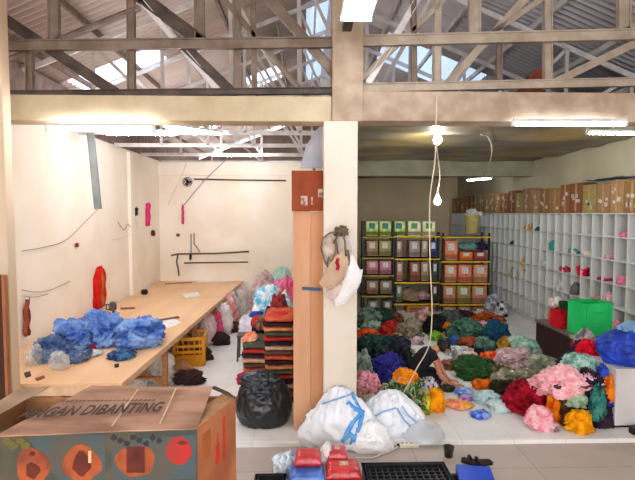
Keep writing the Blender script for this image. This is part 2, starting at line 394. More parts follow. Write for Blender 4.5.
def bulb(p, label, r=.045):
    e = empty('light_bulb', p, label, 'lamp')
    MB().lathe([(.002,-r*1.3),(r*.6,-r*1.15),(r,-r*.4),(r*.95,.1*r),(r*.5,r),(r*.4,r*1.3)], n=16).build('bulb_glass', M_bulb, e, smooth=True)
    MB().lathe([(r*.42,r*1.25),(r*.46,r*2.3),(r*.2,r*2.5)], n=12).build('socket', M_fix, e, smooth=True)
    return e
bulb(P(437.5, 200.5, Y=8.6), 'small lit bulb hanging on a wire in front of the grey wall', .06)
bulb(P(437.5, 139, Y=8.0), 'added bulb standing in for a bright reflection on the stained ceiling boards', .07)  # bulb put in where the ceiling only reflects a bright patch
lamp_tube((4.25, 7.2, 3.80), (5.45, 7.2, 3.80), 'added tube standing in for a bright reflection under the ceiling boards by the right wall')  # tube added to brighten the right bay, in place of a reflected patch
lamp_tube((-3.4, 8.4, 3.95), (-2.2, 8.4, 3.95), 'added tube among the roof trusses near the left wall, brightening the bay', M_tubeL)  # extra tube, put in to brighten the left bay
lamp_tube((-2.2, 11.4, 3.95), (-1.0, 11.4, 3.95), 'added far tube among the roof trusses, brightening the left bay', M_tubeL)  # another extra tube, added for more light in the left bay
lamp_tube(P(466,180.5,Y=13.4), P(492,178.5,Y=13.2), 'short added tube standing in for a bright streak behind the middle ceiling beam')  # tube added in place of a light streak reflected on the ceiling
# ================================================================== THINGS: left bay
M_ply = mat('pale_plywood', (238,196,152), .5, (226,178,132), 2.2, stretch=(1,.25,1))
M_edge = mat('ply_edge', (232,196,156), .7)
M_wood = mat('raw_timber', (190,132,84), .8, (160,104,62), 6, stretch=(1,1,6))
M_black = mat('black_iron', (30,28,28), .45, metal=.3)
M_yel = mat('yellow_plastic', (232,158,30), .4, (214,138,20), 4)
ZTB = .74
A = P(20,383,z=ZTB); B = P(122,383,z=ZTB); Cc = P(243.5,280.5,z=ZTB); 
t = empty('cutting_table', ((XL+B.x)/2, 9, 0), 'long pale plywood cutting table running along the white left wall', 'table')
def rel(p, e): return Vector(p)-Vector(e.location)
def prism(pts, z0, z1, m=0, mb=None):
    mb = mb or MB(); n = len(pts)
    return mb.add([(p[0],p[1],z0) for p in pts]+[(p[0],p[1],z1) for p in pts], [tuple(range(n))[::-1], tuple(range(n,2*n))]+[(i,(i+1)%n,n+(i+1)%n,n+i) for i in range(n)], m)
def lerp(a, b, k): return a+(b-a)*k
rows = [(0,.33),(.333,.665),(.668,1)]
for a, b in rows:
    q0 = lerp(B, Cc, a); q1 = lerp(B, Cc, b)
    prism([rel((XL+.03, q0.y, 0), t), rel((q0.x, q0.y, 0), t), rel((q1.x, q1.y, 0), t), rel((XL+.03, q1.y, 0), t)], ZTB-.03, ZTB).build('tabletop', M_ply, t, bev=.003)
MB().bar(rel((B.x-.03,B.y+.02,ZTB-.06),t)+Vector((0,0,0)), rel((Cc.x-.03,Cc.y,ZTB-.06),t), .03, .06, up=(0,0,1)).build('side_rail', M_edge, t)
MB().bar(rel((XL+.05,B.y+.05,ZTB-.09),t), rel((B.x-.05,B.y+.05,ZTB-.09),t), .04, .12, up=(0,0,1)).build('front_rail', M_edge, t)
for k in (0.01,.2,.4,.6,.8,.985):
    q = lerp(B, Cc, k)
    for x in (q.x-.08, XL+.12):
        r = rel((x, q.y+.06, 0), t); MB().box((r.x-.035, r.y-.035, 0), (r.x+.035, r.y+.035, ZTB-.03)).build('leg', M_wood, t)
    a = rel((q.x-.08, q.y+.06, .22), t); b = rel((XL+.12, q.y+.06, .22), t); MB().bar(a, b, .06, .03, up=(0,0,1)).build('cross_rail', M_wood, t)
    MB().bar(rel((q.x-.1, q.y+.1, .1), t), rel((q.x-1.0, q.y+.1, ZTB-.08), t), .05, .03).build('brace', M_wood, t)
# blue garments on the table
CB, CB2 = (52,96,176), (128,166,222)
blue = mat('blue_wrapped_shirts', (44,90,176), .6, (150,184,228), 3.5, spec=.4, bump=.5, bscale=16, contrast=(.4,.68), stretch=(1,1,1.8))
blue2 = mat('blue_grey_shirts', (48,74,120), .7, (120,140,170), 6, bump=.5, bscale=18, contrast=(.42,.62))
navy = mat('navy_shirts', (20,48,92), .7, (70,120,170), 9, bump=.4, contrast=(.45,.6))
M_clear = film('clear_polythene', (236,240,242), .28, .2, .2)
G = 'blue wrapped shirt bundles on the cutting table'
def tb(*a, **k): return bundle(*a, z=ZTB, group=G, **k)
tb('shirt_bundle', 'large bright blue shirt bundle, the right-hand end of the heap on the table', 'clothes', 133,349,54,36, blue, amp=.34, freq=1.7, seed=3)
tb('shirt_bundle', 'blue shirt bundle with pale folds in the middle of the heap on the table', 'clothes', 98,347,44,38, blue, amp=.36, freq=1.8, seed=11)
tb('shirt_bundle', 'blue shirt bundle left of the middle, topped by a curled sleeve', 'clothes', 68,352,42,36, blue, amp=.36, seed=23)
tb('shirt_bundle', 'dull blue-grey bundle in clear plastic at the left end of the table heap', 'clothes', 44,363,34,30, blue2, amp=.3, seed=5)
tb('shirt_bundle', 'blue-grey shirt bundle lying in front of the heap on the table', 'clothes', 68,364,32,20, blue2, amp=.34, seed=15)
tb('shirt_bundle', 'small flat navy and light blue bundle in front of the heap', 'clothes', 117,361,26,12, navy, amp=.34, seed=8)
tag(bundle('shirt_scrap','white crumpled cloth scrap between the blue bundles','clothes',86,357,24,8, cloth((240,236,232)), z=ZTB, amp=.3))
tag(bundle('shirt_scrap','small red cloth scrap beside the white scrap on the table','clothes',86,351,16,7, cloth((206,40,66)), z=ZTB, amp=.3))
bundle('plastic_bag','empty clear plastic bag crumpled at the table front','bag',56,371,18,22, M_clear, z=ZTB, amp=.4)
bundle('plastic_bag','clear plastic bag fallen against the blue-grey bundle','bag',31,366,16,22, M_clear, z=ZTB, amp=.4)
def flat(name, label, cat, pts, z, m, th=.006, wav=.004):
    q = [P(x, y, z=z) for x, y in pts]; c = sum(q, Vector())/len(q)
    mb = MB(); prism([(p.x-c.x, p.y-c.y) for p in q], 0, th, mb=mb)
    o = mb.build(name, m, None, (c.x, c.y, z)); return tag(o, label, cat)
M_paper = mat('white_paper', (250,246,240), .8)
flat('paper_sheet','white paper pattern lying in the middle of the table','paper',[(182,294),(198,292),(200,296),(186,298)], ZTB, M_paper)
flat('paper_sheet','white paper pattern near the table edge beside the bundles','paper',[(158,321),(174,319),(182,323),(168,328)], ZTB, M_paper)
flat('paper_sheet','cream paper strip at the far end of the table','paper',[(196,281.5),(232,279.5),(232,281),(198,282.5)], ZTB, M_paper)
flat('cloth_offcut','red cloth strips along the wall side of the table','cloth',[(72,317),(90,313),(108,316),(94,319)], ZTB, cloth((222,84,60)))
flat('cloth_offcut','pink cloth offcut on the table behind the blue heap','cloth',[(92,314),(108,311),(112,314),(100,317)], ZTB, cloth((236,120,110)))
flat('marking_ruler','dark wooden ruler lying on the table','ruler',[(158,320),(178,316.5),(180,318),(160,321.5)], ZTB, mat('brown_ruler',(96,62,44),.6), .01)
flat('marking_ruler','brown wooden ruler beyond the cutting machine','ruler',[(120,308),(135,307.5),(135,309),(121,309.5)], ZTB, mat('brown_ruler2',(140,74,48),.6), .01)
flat('marking_ruler','thin dark ruler at the far end of the table','ruler',[(165,283.5),(192,282),(192,283),(165,284.5)], ZTB, mat('brown_ruler3',(150,120,96),.6), .01)
flat('chalk_piece','small dark piece of tailor chalk on the table front','chalk',[(24,374),(30,372),(31,376),(26,378)], ZTB, M_black, .015)
flat('chalk_piece','small brown chalk piece at the table front edge','chalk',[(35,379),(44,376),(45,378),(37,381)], ZTB, mat('brown_ruler2',(140,74,48)), .01)
flat('chalk_piece','small dark chalk piece in front of the navy bundle','chalk',[(114,365),(119,364),(119,367),(115,368)], ZTB, M_black, .012)
# cloth cutting machine
p = P(113,317,z=ZTB); e = empty('cutting_machine', p, 'small grey upright cloth cutting machine behind the blue bundles', 'machine')
MB().box((-.11,-.07,0),(.11,.07,.02)).build('base_plate', M_steel_w, e, bev=.004)
MB().bar((0,.03,.02),(0,.03,.2),.03,.05).build('blade_guide', M_steel_d, e)
MB().lathe([(.05,.12),(.065,.14),(.065,.24),(.04,.27),(.02,.28)], n=18).build('motor', mat('grey_motor',(110,104,112),.4,(60,56,66),14), e, smooth=True)
MB().tube([(-.03,-.03,.22),(-.1,-.04,.24),(-.1,-.04,.15),(-.03,-.03,.14)], .012).build('handle', M_black, e, smooth=True)
p = P(144.5,294.5,z=ZTB); e = empty('thread_cone', p, 'round black thread cone standing alone on the table', 'thread')
MB().lathe([(.055,0),(.075,.03),(.08,.07),(.06,.11),(.03,.125)], n=18).build('thread_winding', M_black, e, smooth=True)
MB().lathe([(.02,.11),(.016,.145)], n=10).build('cone_tip', M_paper, e)
# things on the left wall
def wallX(px, py): return P(px, py, X=XL+.012)
def hang_strip(name, label, cat, px, y0, y1, wpx, m, plane='L', n=3):
    f = (lambda x, y: P(x, y, X=XL+.02)) if plane == 'L' else (lambda x, y: P(x, y, Y=YBL-.03))
    a = f(px, y0); b = f(px, y1); w = wpx*a.y/F
    e = empty(name, a, label, cat); d = b-a
    if plane == 'L': w *= a.y/3.97*.8
    ax = Vector((0,1,0)) if plane == 'L' else Vector((1,0,0)); nr = Vector((1,0,0)) if plane == 'L' else Vector((0,-1,0))
    for k in range(n):
        o = ax*(w*((k+.5)/n-.5)); sd = k*1.7
        mb = MB(); pts = [o*(.25+.75*min(1, j/3)) + d*(j/10)+nr*(.02+.012*math.sin(j*1.3+sd))+ax*(.006*math.sin(j*2+sd)) for j in range(11)]
        mb.tube(pts, [min(.05,w/n*.35)]+[min(.07,w/n*.62)]*9+[min(.06,w/n*.45)], 8); mb.build('cloth_strip', m[k % len(m)], e, smooth=True)
    MB().tube([nr*.0, nr*.06, nr*.06+Vector((0,0,.04))], .006).build('hook', M_black, e)
    return e
hang_strip('hanging_cloth','red and orange cloth strips hanging on the left wall above the table','cloth',98.5,267,308,11,[cloth((226,34,30)),cloth((214,60,34)),cloth((206,122,56))], n=4)
hang_strip('hanging_cloth','russet cloth strip hanging on the wall beside the left pillar','cloth',25.5,300,336,5,[cloth((168,84,60)),cloth((120,60,48))], n=2)
hang_strip('hanging_ribbon','pink ribbon hanging on the left wall near the far corner','ribbon',147,203,226,2.2,[cloth((232,60,120))],n=1)
hang_strip('hanging_ribbon','pink ribbon hanging on the far wall of the cutting bay','ribbon',183,205,224,2.0,[cloth((232,70,126))],'B',n=1)
hang_strip('hanging_tool','black tool hanging from a nail on the left wall','tool',134,208,216,2.2,[M_black],n=1)
def pin(label, px, py, r, m, plane='L', name='wall_rosette'):
    q = P(px, py, X=XL+.03) if plane == 'L' else P(px, py, Y=YBL-.04)
    mb = MB(); nr = (1,0,0) if plane == 'L' else (0,-1,0)
    rr = r*q.y/F
    for k in range(5):
        an = k*2*PI/5; c = (Vector((0,math.cos(an),math.sin(an))) if plane == 'L' else Vector((math.cos(an),0,math.sin(an))))*rr*.6
        blob(mb, rr*.6, rr*.6, rr*.9, k, .2, sub=2, c=c-Vector((0,0,rr*.4)))
    return tag(mb.build(name, m, None, q, smooth=True), label, 'ornament')
pin('small dark red rosette pinned high on the left wall', 153, 233, 3, mat('dark_red',(120,30,46),.8,(60,20,30),30))
pin('tiny red rosette pinned low on the left wall', 77, 245, 2.2, mat('red_pin',(190,40,50),.8,(90,20,30),30))
pin('grey cluster of hooks on the left wall beside the rosette', 131, 226, 2.6, mat('grey_hooks',(120,104,90),.6,(80,70,60),30), name='wall_hook')
# wall fan, round black, on the far wall
q = P(188,182,Y=YBL-.06); e = empty('wall_fan', q, 'small black fan fixed at the top of the far wall', 'fan')
ring = MB(); R_f = .12
for rr in (R_f, R_f*.66): ring.tube([(rr*math.cos(k*PI/12), -.05, rr*math.sin(k*PI/12)) for k in range(25)], .008, 6, cap=False)
for k in range(8): ring.bar((0,-.06,0), (R_f*math.cos(k*PI/4), -.05, R_f*math.sin(k*PI/4)), .006, .006)
ring.build('guard', M_black, e)
MB().tube([(0,-.08,0),(0,.05,0)], .035, 12).build('motor', M_black, e, smooth=True)
for k in range(3):
    an = k*2*PI/3; MB().bar((.02*math.cos(an),-.03,.02*math.sin(an)), (.1*math.cos(an),-.03,.1*math.sin(an)), .06, .006).build('blade', mat('violet_blade',(86,66,110),.4), e)
# rail, pipe brackets on the far wall
def pipe(name, label, pts, r, m, Y=YBL-.06, cat='pipe', fn=None):
    q = [ (fn(x,y) if fn else P(x,y,Y=Y)) for x,y in pts]; c = q[0]
    return tag(MB().tube([v-c for v in q], r, 8).build(name, m, None, c, smooth=True), label, cat)
M_dk = mat('tarnished_pipe', (92,76,66), .5, metal=.3)
pipe('wall_rail','long thin dark rail along the top of the far wall',[(194,179),(240,180),(286,180.5)], .018, M_dk, cat='rail')
q = P(177,254,Y=YBL-.08); e = empty('wall_mounted_rail', q, 'dark bent pipe rack on the far wall above the table end', 'rack')
f = lambda x, y, Y=YBL-.08: P(x,y,Y=Y)-q
MB().tube([f(171,255.5), f(178,254), f(215,253.5), f(249,251.5)], .022, 8).build('upper_pipe', M_dk, e, smooth=True)
MB().tube([f(184,263), f(215,262.5), f(248,262)], .018, 8).build('lower_pipe', M_dk, e, smooth=True)
MB().tube([f(178,254), f(176.5,262), f(178,268), f(179,276)], .02, 8).build('bent_leg', M_dk, e, smooth=True)
MB().tube([f(191,234), f(191,258)], .012, 8).build('drop_rod', M_dk, e, smooth=True)
MB().lathe([(.0,-.1),(.03,-.05),(.035,.05),(.015,.1)], f(190.5,257), 10).build('clamp', M_black, e, smooth=True)
pipe('wall_hanger','small dark hanger dangling above the pipe rack',[(194,233),(194,244),(196,246),(200,252)], .012, M_dk, cat='hanger')
# grey cable duct hanging from the roof near the left wall
a = P(90,133,Y=6.2); b = P(97.5,209,Y=6.2); mb = MB(); mb.angle((0,0,0), b-a, .075, .012)
tag(mb.build('hanging_channel', mat('grey_channel',(122,124,120),.5,(96,98,96),4,metal=.3), None, a), 'grey steel channel hanging from the roof near the left wall', 'channel')
M_wire = mat('grey_wire', (150,130,116), .6); M_wirew = mat('cream_wire', (232,214,184), .5)
def wire(label, pts, fn, r=.006, m=None, name='cable', sub=6):
    q = [fn(*p) for p in pts]; c = q[0]; sm = []
    for i in range(len(q)-1):
        p0 = q[max(i-1,0)]; p1 = q[i]; p2 = q[i+1]; p3 = q[min(i+2,len(q)-1)]
        for k in range(sub):
            s = k/sub; sm.append(.5*((2*p1)+(p2-p0)*s+(2*p0-5*p1+4*p2-p3)*s*s+(3*p1-p0-3*p2+p3)*s**3))
    sm.append(q[-1])
    return tag(MB().tube([v-c for v in sm], r, 6).build(name, m or M_wire, None, c, smooth=True), label, 'cable')
wire('thin wire sagging from the grey channel across the left wall', [(98,209),(85,222),(66,240),(45,247),(22,251)], lambda x,y: P(x,y,X=XL+.05), .006)
wire('thin wire drooping low across the left wall beside the pillar', [(70,281),(50,290),(36,292),(22,290)], lambda x,y: P(x,y,X=XL+.03), .005)
wire('lower of two thin wires near the left pillar', [(48,294),(35,297),(22,296)], lambda x,y: P(x,y,X=XL+.03), .005)
wire('violet-grey wire slanting from the roof down to the far wall', [(228,158),(205,180),(184,205)], lambda x,y: P(x,y,Y=YBL-.05-(205-y)*.004 if y>160 else YBL-.25), .01, mat('violet_wire',(168,150,170),.6))
wire('pale wire running from the roof down before the far wall', [(188,160),(178,183),(168,205)], lambda x,y: P(x,y,Y=12.6), .008, M_wirew)
wire('pale loop of wire on the left wall under the black tool', [(134,216),(137,228),(128,236),(112,240)], lambda x,y: P(x,y,X=XL+.05), .006, M_wirew)
wire('dark knotted cord on the left wall left of the black tool', [(118,222),(124,230),(128,224),(132,231)], lambda x,y: P(x,y,X=XL+.04), .008)
pin('small brown knob on the far wall above the pipes', 178, 235, 1.6, mat('brown_knob',(120,84,60),.6), 'B', 'wall_hook')
# stored under the table
M_sackw = mat('white_woven_sack', (238,230,224), .6, (216,204,198), 5, bump=.3)
M_sackp = mat('pinkish_white_sack', (240,214,212), .6, (224,180,184), 3.5, bump=.3)
M_clearw = film('milky_polythene', (240,236,232), .8, .3, .3)
bundle('garment_sack','white sack bulging out under the table nearest the carton','bag',156,383,32,34, M_sackw, 'bag', z=0, amp=.3, depth=.9)
bundle('garment_sack','white sack in shade under the near end of the table','bag',128,395,30,24, M_sackw, 'bag', z=0, amp=.3, depth=.9)
def crate(name, label, px, py, w, h, m, Y=None, z=0, dm=.4, rz=0, lab2=None, rows=4, group=None, hm=None):
    p = P(px, py, z=z) if Y is None else P(px, py, Y=Y)
    s = p.y/F; wm = w*s; hm = hm or h*s; dp = dm
    e = empty(name, (p.x, p.y+dp/2, p.z), label, 'crate', rz, group)
    t_ = .018; mb = MB(); mb.box((-wm/2,-dp/2,0),(wm/2,dp/2,t_)).build('bottom', m, e)
    for (ax, sg) in (('y',-1),('y',1),('x',-1),('x',1)):
        sd = MB(); L2 = wm if ax == 'y' else dp; o = (dp if ax == 'y' else wm)/2
        def bx(u0,u1,z0,z1,th=t_):
            if ax == 'y': sd.box((u0, sg*o-th/2, z0), (u1, sg*o+th/2, z1))
            else: sd.box((sg*o-th/2, u0, z0), (sg*o+th/2, u1, z1))
        hw = L2/2
        bx(-hw,hw,hm*.9,hm,t_*1.8); bx(-hw,hw,0,hm*.1)
        bx(-hw,-hw*.86,0,hm); bx(hw*.86,hw,0,hm)
        for k in range(1, rows): zc = hm*.1+hm*.8*k/rows; bx(-hw*.9,hw*.9,zc-hm*.045,zc+hm*.045)
        for k in range(-2,3): bx(hw*k*.36-.008, hw*k*.36+.008, hm*.08, hm*.92, t_*.7)
        bx(-hw*.88,hw*.88,hm*.1,hm*.4,t_*.5)
        sd.build('side', m, e)
    return e
crate('plastic_crate','yellow plastic crate under the table edge beside the aisle',187,367,30,30,M_yel,dm=.55,rz=.12)
bundle('clothes_pile','brown garments heaped in the yellow crate','clothes',184,362,20,22, cloth((170,104,50)), z=.03, amp=.3)
crate('plastic_crate','orange plastic crate under the far end of the table',247,304,8,15,mat('orange_plastic',(226,130,50),.45),dm=.4)
for (px,py,w_,h_,m_,lb) in [(193,350,16,18,cloth((226,190,160)),'cream cloth bundle on top of the yellow crate'),
    (200,345,18,30,M_sackp,'pinkish sack behind the yellow crate'),(205,336,20,28,cloth((238,70,120),(240,120,160)),'bright pink bundle hanging out under the table'),
    (213,334,20,30,M_sackw,'white sack beside the bright pink bundle'),(222,326,17,28,cloth((226,120,116),(240,200,196)),'salmon pink bundle among the white sacks'),
    (226,322,16,26,M_clearw,'milky plastic sack next to the salmon bundle'),(232,314,15,26,M_sackw,'white sack two places from the table end'),
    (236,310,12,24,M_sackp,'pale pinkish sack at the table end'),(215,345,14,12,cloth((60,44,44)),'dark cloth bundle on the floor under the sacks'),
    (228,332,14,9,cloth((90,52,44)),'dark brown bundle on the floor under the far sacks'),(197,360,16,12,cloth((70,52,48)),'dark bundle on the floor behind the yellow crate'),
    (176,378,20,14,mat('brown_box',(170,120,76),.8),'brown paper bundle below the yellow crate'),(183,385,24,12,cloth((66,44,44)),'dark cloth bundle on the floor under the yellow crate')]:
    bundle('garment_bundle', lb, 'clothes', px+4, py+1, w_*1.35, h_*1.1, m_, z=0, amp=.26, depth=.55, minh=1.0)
# right side of the aisle: striped stacks, clothes pile, stool
ST = [(66,38,38),(220,96,66),(110,76,60),(226,176,146),(46,34,40),(196,54,48),(84,90,70),(230,140,96)]
def folded_stack(label, px, pb, wpx, ytop, n, seed, dm=.5, cols=ST):
    p = P(px, pb, z=0); s = p.y/F; wm = wpx*s; top = P(px, ytop, Y=p.y).z
    e = empty('blanket_stack', (p.x, p.y+dm/2, 0), label, 'blankets'); rnd = random.Random(seed); z = 0; hh = top/n
    for k in range(n):
        mb = MB(); dx = rnd.uniform(-.02,.02); wv = wm/2*rnd.uniform(.93,1.03)
        def fn(u, v, hh=hh, wv=wv, k=k):
            a = 2*PI*v; c_, s_ = math.cos(a), math.sin(a)
            y = math.copysign(abs(c_)**.4, c_)*dm/2; zz = math.copysign(abs(s_)**.6, s_)*hh*.52
            x = (u-.5)*2; ex = 1-.25*max(0, abs(x)-.85)/.15
            return (x*wv+dx, y*ex, z+hh/2+zz*ex+.014*noise.noise(Vector((x*2.5, y*2, k*3.1+seed))))
        mb.grid(fn, 14, 16)
        base = [i for i in range(0)]
        mb.f.append(tuple(j*15 for j in range(16))); mb.mi.append(0); mb.f.append(tuple(j*15+14 for j in range(16))[::-1]); mb.mi.append(0)
        mb.build('folded_blanket', cloth(cols[(k+seed) % len(cols)]), e, smooth=True); z += hh
    return e
folded_stack('tall stack of dark and russet striped folded blankets by the cardboard panel', 279, 404, 32, 318, 18, 0, .8)
folded_stack('lower stack of dark and russet striped folded blankets beside the aisle', 254, 402, 26, 345, 12, 3, .7)
folded_stack('short stack of brown blankets behind the stool', 262, 380, 22, 322, 9, 5, .6)
bundle('clothes_pile','red garment on top of the striped blanket stack','clothes',280,322,26,12,cloth((222,52,44)),Y=6.6,amp=.16)
bundle('clothes_pile','orange and cream garment on the low striped stack','clothes',249,345,16,14,cloth((238,120,66),(250,200,170)),Y=6.7,amp=.35)
bundle('clothes_pile','brown patterned garment between the two striped stacks','clothes',263,330,18,16,mat('brown_pattern',(80,48,44),.9,(170,120,90),18),Y=7.2,amp=.3)
bundle('clothes_pile','mixed dark patterned garments behind the red garment','clothes',278,355,34,62,mat('mixed_pattern',(180,60,60),.9,(60,40,50),14),Y=7.6,ground=True,amp=.2,minh=.8)
bundle('clothes_pile','large cyan and white garment pile on the right of the aisle','clothes',272,345,46,62,mat('cyan_white',(90,196,232),.85,(246,248,250),5,bump=.4,contrast=(.42,.55)),Y=8.8,ground=True,amp=.2,minh=.85)
bundle('clothes_pile','magenta garment pile against the cardboard panel','clothes',282,330,30,60,mat('magenta_mix',(224,40,110),.85,(250,150,190),4,bump=.4),Y=9.8,ground=True,amp=.2,minh=.85)
bundle('clothes_pile','mauve and beige garment pile at the back of the aisle','clothes',264,320,28,50,mat('mauve_mix',(190,150,160),.85,(214,190,170),8,bump=.4,contrast=(.4,.6)),Y=10.8,ground=True,amp=.2,minh=.85)
bundle('clothes_pile','pale green and white garment pile against the far wall','clothes',282,306,26,42,mat('mint_mix',(226,236,226),.85,(120,190,170),4,bump=.4),Y=12.0,ground=True,amp=.2,minh=.85)
bundle('clothes_pile','pale lilac garment spread at the foot of the cyan pile','clothes',256,342,32,30,mat('lilac_mix',(228,214,232),.85,(250,246,248),5,bump=.4),z=0,amp=.3,minh=.7)
bundle('clothes_pile','blue garment at the front of the cyan pile','clothes',256,318,14,8,cloth((60,90,190)),Y=7.9,amp=.3)
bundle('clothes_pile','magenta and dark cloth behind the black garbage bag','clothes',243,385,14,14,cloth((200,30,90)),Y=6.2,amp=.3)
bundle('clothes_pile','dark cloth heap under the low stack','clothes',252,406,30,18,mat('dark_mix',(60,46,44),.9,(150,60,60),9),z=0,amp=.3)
p = P(247,362,z=0); e = empty('metal_stool', (p.x, p.y+.15, 0), 'dark metal stool frame standing at the aisle before the clothes', 'stool')
for sx in (-.17,.17):
    for sy in (-.13,.13): MB().bar((sx,sy,0),(sx*.9,sy*.9,.44),.028,.028).build('leg', M_steel_d, e)
MB().box((-.18,-.15,.43),(.18,.15,.46)).build('seat', mat('dark_seat',(86,80,84),.5), e, bev=.01)
MB().bar((-.17,-.13,.12),(.17,-.13,.12),.02,.02).build('stretcher', M_steel_d, e)
# black garbage bag
p = P(262,430,z=0); e = empty('garbage_bag', (p.x, p.y+.28, 0), 'full black garbage bag on the white floor beside the cardboard panel', 'bag')
M_gb = mat('black_polythene', (26,27,30), .3, (16,17,19), 4, spec=.6, bump=.5, bscale=9)
mb = MB(); blob(mb, .34, .3, .52, 9, .16, 1.6, 'bag'); mb.build('sack', M_gb, e, smooth=True)
mb = MB(); blob(mb, .23, .19, .27, 31, .3, 2.0, 'folds', c=(-.02,-.06,.36)); mb.build('gathered_top', mat('blue_black_polythene',(36,42,54),.3,(20,22,28),6,spec=.6,bump=.5,bscale=14), e, smooth=True)
# cardboard panel beside the pillar
M_card = mat('tan_cardboard', (214,164,128), .85, (200,148,112), 1.6, stretch=(3,1,.5))
M_cardd = mat('red_brown_cardboard', (150,70,36), .8, (126,54,28), 2.4, stretch=(2,1,1))
a = P(293,211,Y=5.62); b = P(323.5,427,Y=5.62)
e = empty('cardboard_sheet', ((a.x+b.x)/2, 5.66, 0), 'tall flat cardboard panel standing against the cream pillar', 'cardboard')
w2 = (b.x-a.x)/2
MB().box((-w2,-.03,0),(w2*.12,.03,a.z)).build('left_board', M_card, e, bev=.004)
MB().box((w2*.12+.004,-.025,0),(w2+.02,.03,a.z-.01)).build('right_board', mat('orange_cardboard',(208,152,112),.85,(192,134,96),1.6,stretch=(3,1,.5)), e, bev=.004)
a2 = P(291.5,170.5,Y=5.6); 
e = empty('flattened_carton', ((a.x+b.x)/2, 5.66, a.z), 'dark red-brown carton on top of the tall cardboard panel', 'carton')
hh = a2.z-a.z
MB().box((-w2-.015,-.06,0),(w2+.03,.06,hh)).build('body', M_cardd, e, bev=.004)
def q_(x,y): v = P(x,y,Y=5.599); return (v.x-e.location.x, -.064, v.z-e.location.z)
M_lab = mat('pale_sticker', (196,176,160), .7, (120,92,80), 26, contrast=(.45,.6))
for nm,x0,y0,x1,y1 in [('label',301,196,307.5,205.5),('label',318,189,323,197.5),('label',311.3,197,312.6,204.5)]:
    p0, p1 = q_(x0,y0), q_(x1,y1); MB().box((p0[0],p0[1]-.002,p1[2]),(p1[0],p1[1]+.002,p0[2])).build(nm, M_lab, e)
# grey tarpaulin over the top of the partition
pts = [(300,168),(324,168),(324,124),(318,128),(306,146)]
c = P(312,150,Y=5.9)
mb = MB(); q = [P(x,y,Y=5.9+(.05 if i%2 else 0))-c for i,(x,y) in enumerate(pts)]; n = len(q)
mb.add([tuple(v) for v in q]+[tuple(v+Vector((0,.05,0))) for v in q], [tuple(range(n))[::-1], tuple(range(n,2*n))]+[(i,(i+1)%n,n+(i+1)%n,n+i) for i in range(n)])
tag(mb.build('hanging_tarpaulin', mat('grey_tarpaulin',(196,194,204),.5,(176,176,188),3,bump=.4,bscale=5), None, c), 'grey tarpaulin stretched above the red-brown carton', 'tarpaulin')
# bags hung on the pillar
YH = YB-.09
def qh(x, y, dy=0): return P(x, y, Y=YH+dy)
hk = qh(341,228); e = empty('wall_hook', hk, 'dark iron hook on the cream pillar carrying the hanging bags', 'hook')
MB().tube([(0,.05,.02),(0,-.03,.02),(0,-.06,-.02),(0,-.07,.03)], .012, 8).build('hook_rod', M_dk, e, smooth=True)
mb = MB(); blob(mb, .07, .04, .11, 5, .4, 2.4, sub=3, c=(0,-.07,-.09)); mb.build('strap_knot', mat('olive_straps',(110,96,66),.9,(70,60,44),16), e, smooth=True)
def hung(name, label, poly, m, dy, th, cat='bag', straps=(), sm=None, extra=()):
    c = qh(341,235,dy); e = empty('hanging_'+name, c, label, cat)
    pts = [qh(x,y,dy)-c for x,y in poly]; n = len(pts); ctr = sum(pts,Vector())/n
    mb = MB(); vs = []; fs = []; R_ = 5
    for side in (-1,1):
        for r in range(R_+1):
            k = 1-r/R_
            for v in pts:
                w = ctr+(v-ctr)*k; bulge = th*math.sqrt(max(0,1-k*k))*side
                vs.append(w+Vector((0, bulge+.018*noise.noise(w*9+Vector((dy*50,0,0)))*(1-k), 0)))
    o = (R_+1)*n
    for s_ in (0,1):
        for r in range(R_):
            for i in range(n):
                a = s_*o+r*n+i; b = s_*o+r*n+(i+1)%n; q4 = (a,b,b+n,a+n); fs.append(q4 if s_ else q4[::-1])
    mb.add(vs, fs); mb.build('bag_body', m, e, smooth=True)
    for st in straps: MB().tube([qh(x,y,dy-.02)-c for x,y in st], .012, 6).build('strap', sm or m, e, smooth=True)
    for (nm, x, y, r, mm) in extra:
        v = qh(x,y,dy-th-.012)-c; MB().lathe([(0,-.006),(r,-.004),(r,.004),(0,.006)], v, 12).build(nm, mm, e)
    return e
Mb1 = mat('beige_canvas', (206,176,148), .85, (186,154,128), 4, bump=.3); Mb2 = mat('grey_straps', (120,100,84), .8)
Mb3 = mat('white_canvas', (240,236,234), .8, (222,216,214), 3, bump=.3)
hung('tote_bag','white cloth bag hanging slanted at the right of the pillar', [(352,252),(360,270),(363,269),(361,282),(356,292),(346,303),(336,307),(334,300),(340,286),(347,266)], Mb3, -.05, .05, straps=[[(342,230),(350,240),(354,254)]])
hung('tote_bag','beige cloth bag with a red mark hanging in the middle of the pillar', [(338,252),(344,250),(349,262),(343,280),(332,290),(322,287),(319,283),(326,270)], Mb1, -.1, .05, straps=[[(341,230),(336,240),(338,254)],[(342,230),(345,242),(346,256)]], sm=Mb2)
hung('tote_bag','small white bag with brown straps at the left of the hook', [(325,238),(331,236),(338,246),(332,262),(326,258),(322,250)], mat('offwhite_canvas',(220,204,190),.8,(150,120,100),6), -.06, .04, straps=[[(341,231),(330,233),(323,238),(321,248),(325,262),(330,270)],[(340,231),(332,246),(327,264)]], sm=Mb2)
hung('tote_bag','pale pink bag below the beige bag', [(330,288),(341,282),(346,284),(341,297),(332,300),(325,295)], mat('pink_canvas',(226,200,190),.8), -.05, .04, straps=[[(348,250),(350,270),(345,290),(338,298)]], sm=Mb2)
a = qh(338,261,-.17); tag(MB().tube([(0,0,0.03),(-.012,.0,-.02),(.004,.0,-.06),(-.008,0,-.1)], .018, 8).build('hanging_tassel', cloth((196,30,44)), None, a), 'small red tassel pinned on the beige hanging bag', 'ornament')
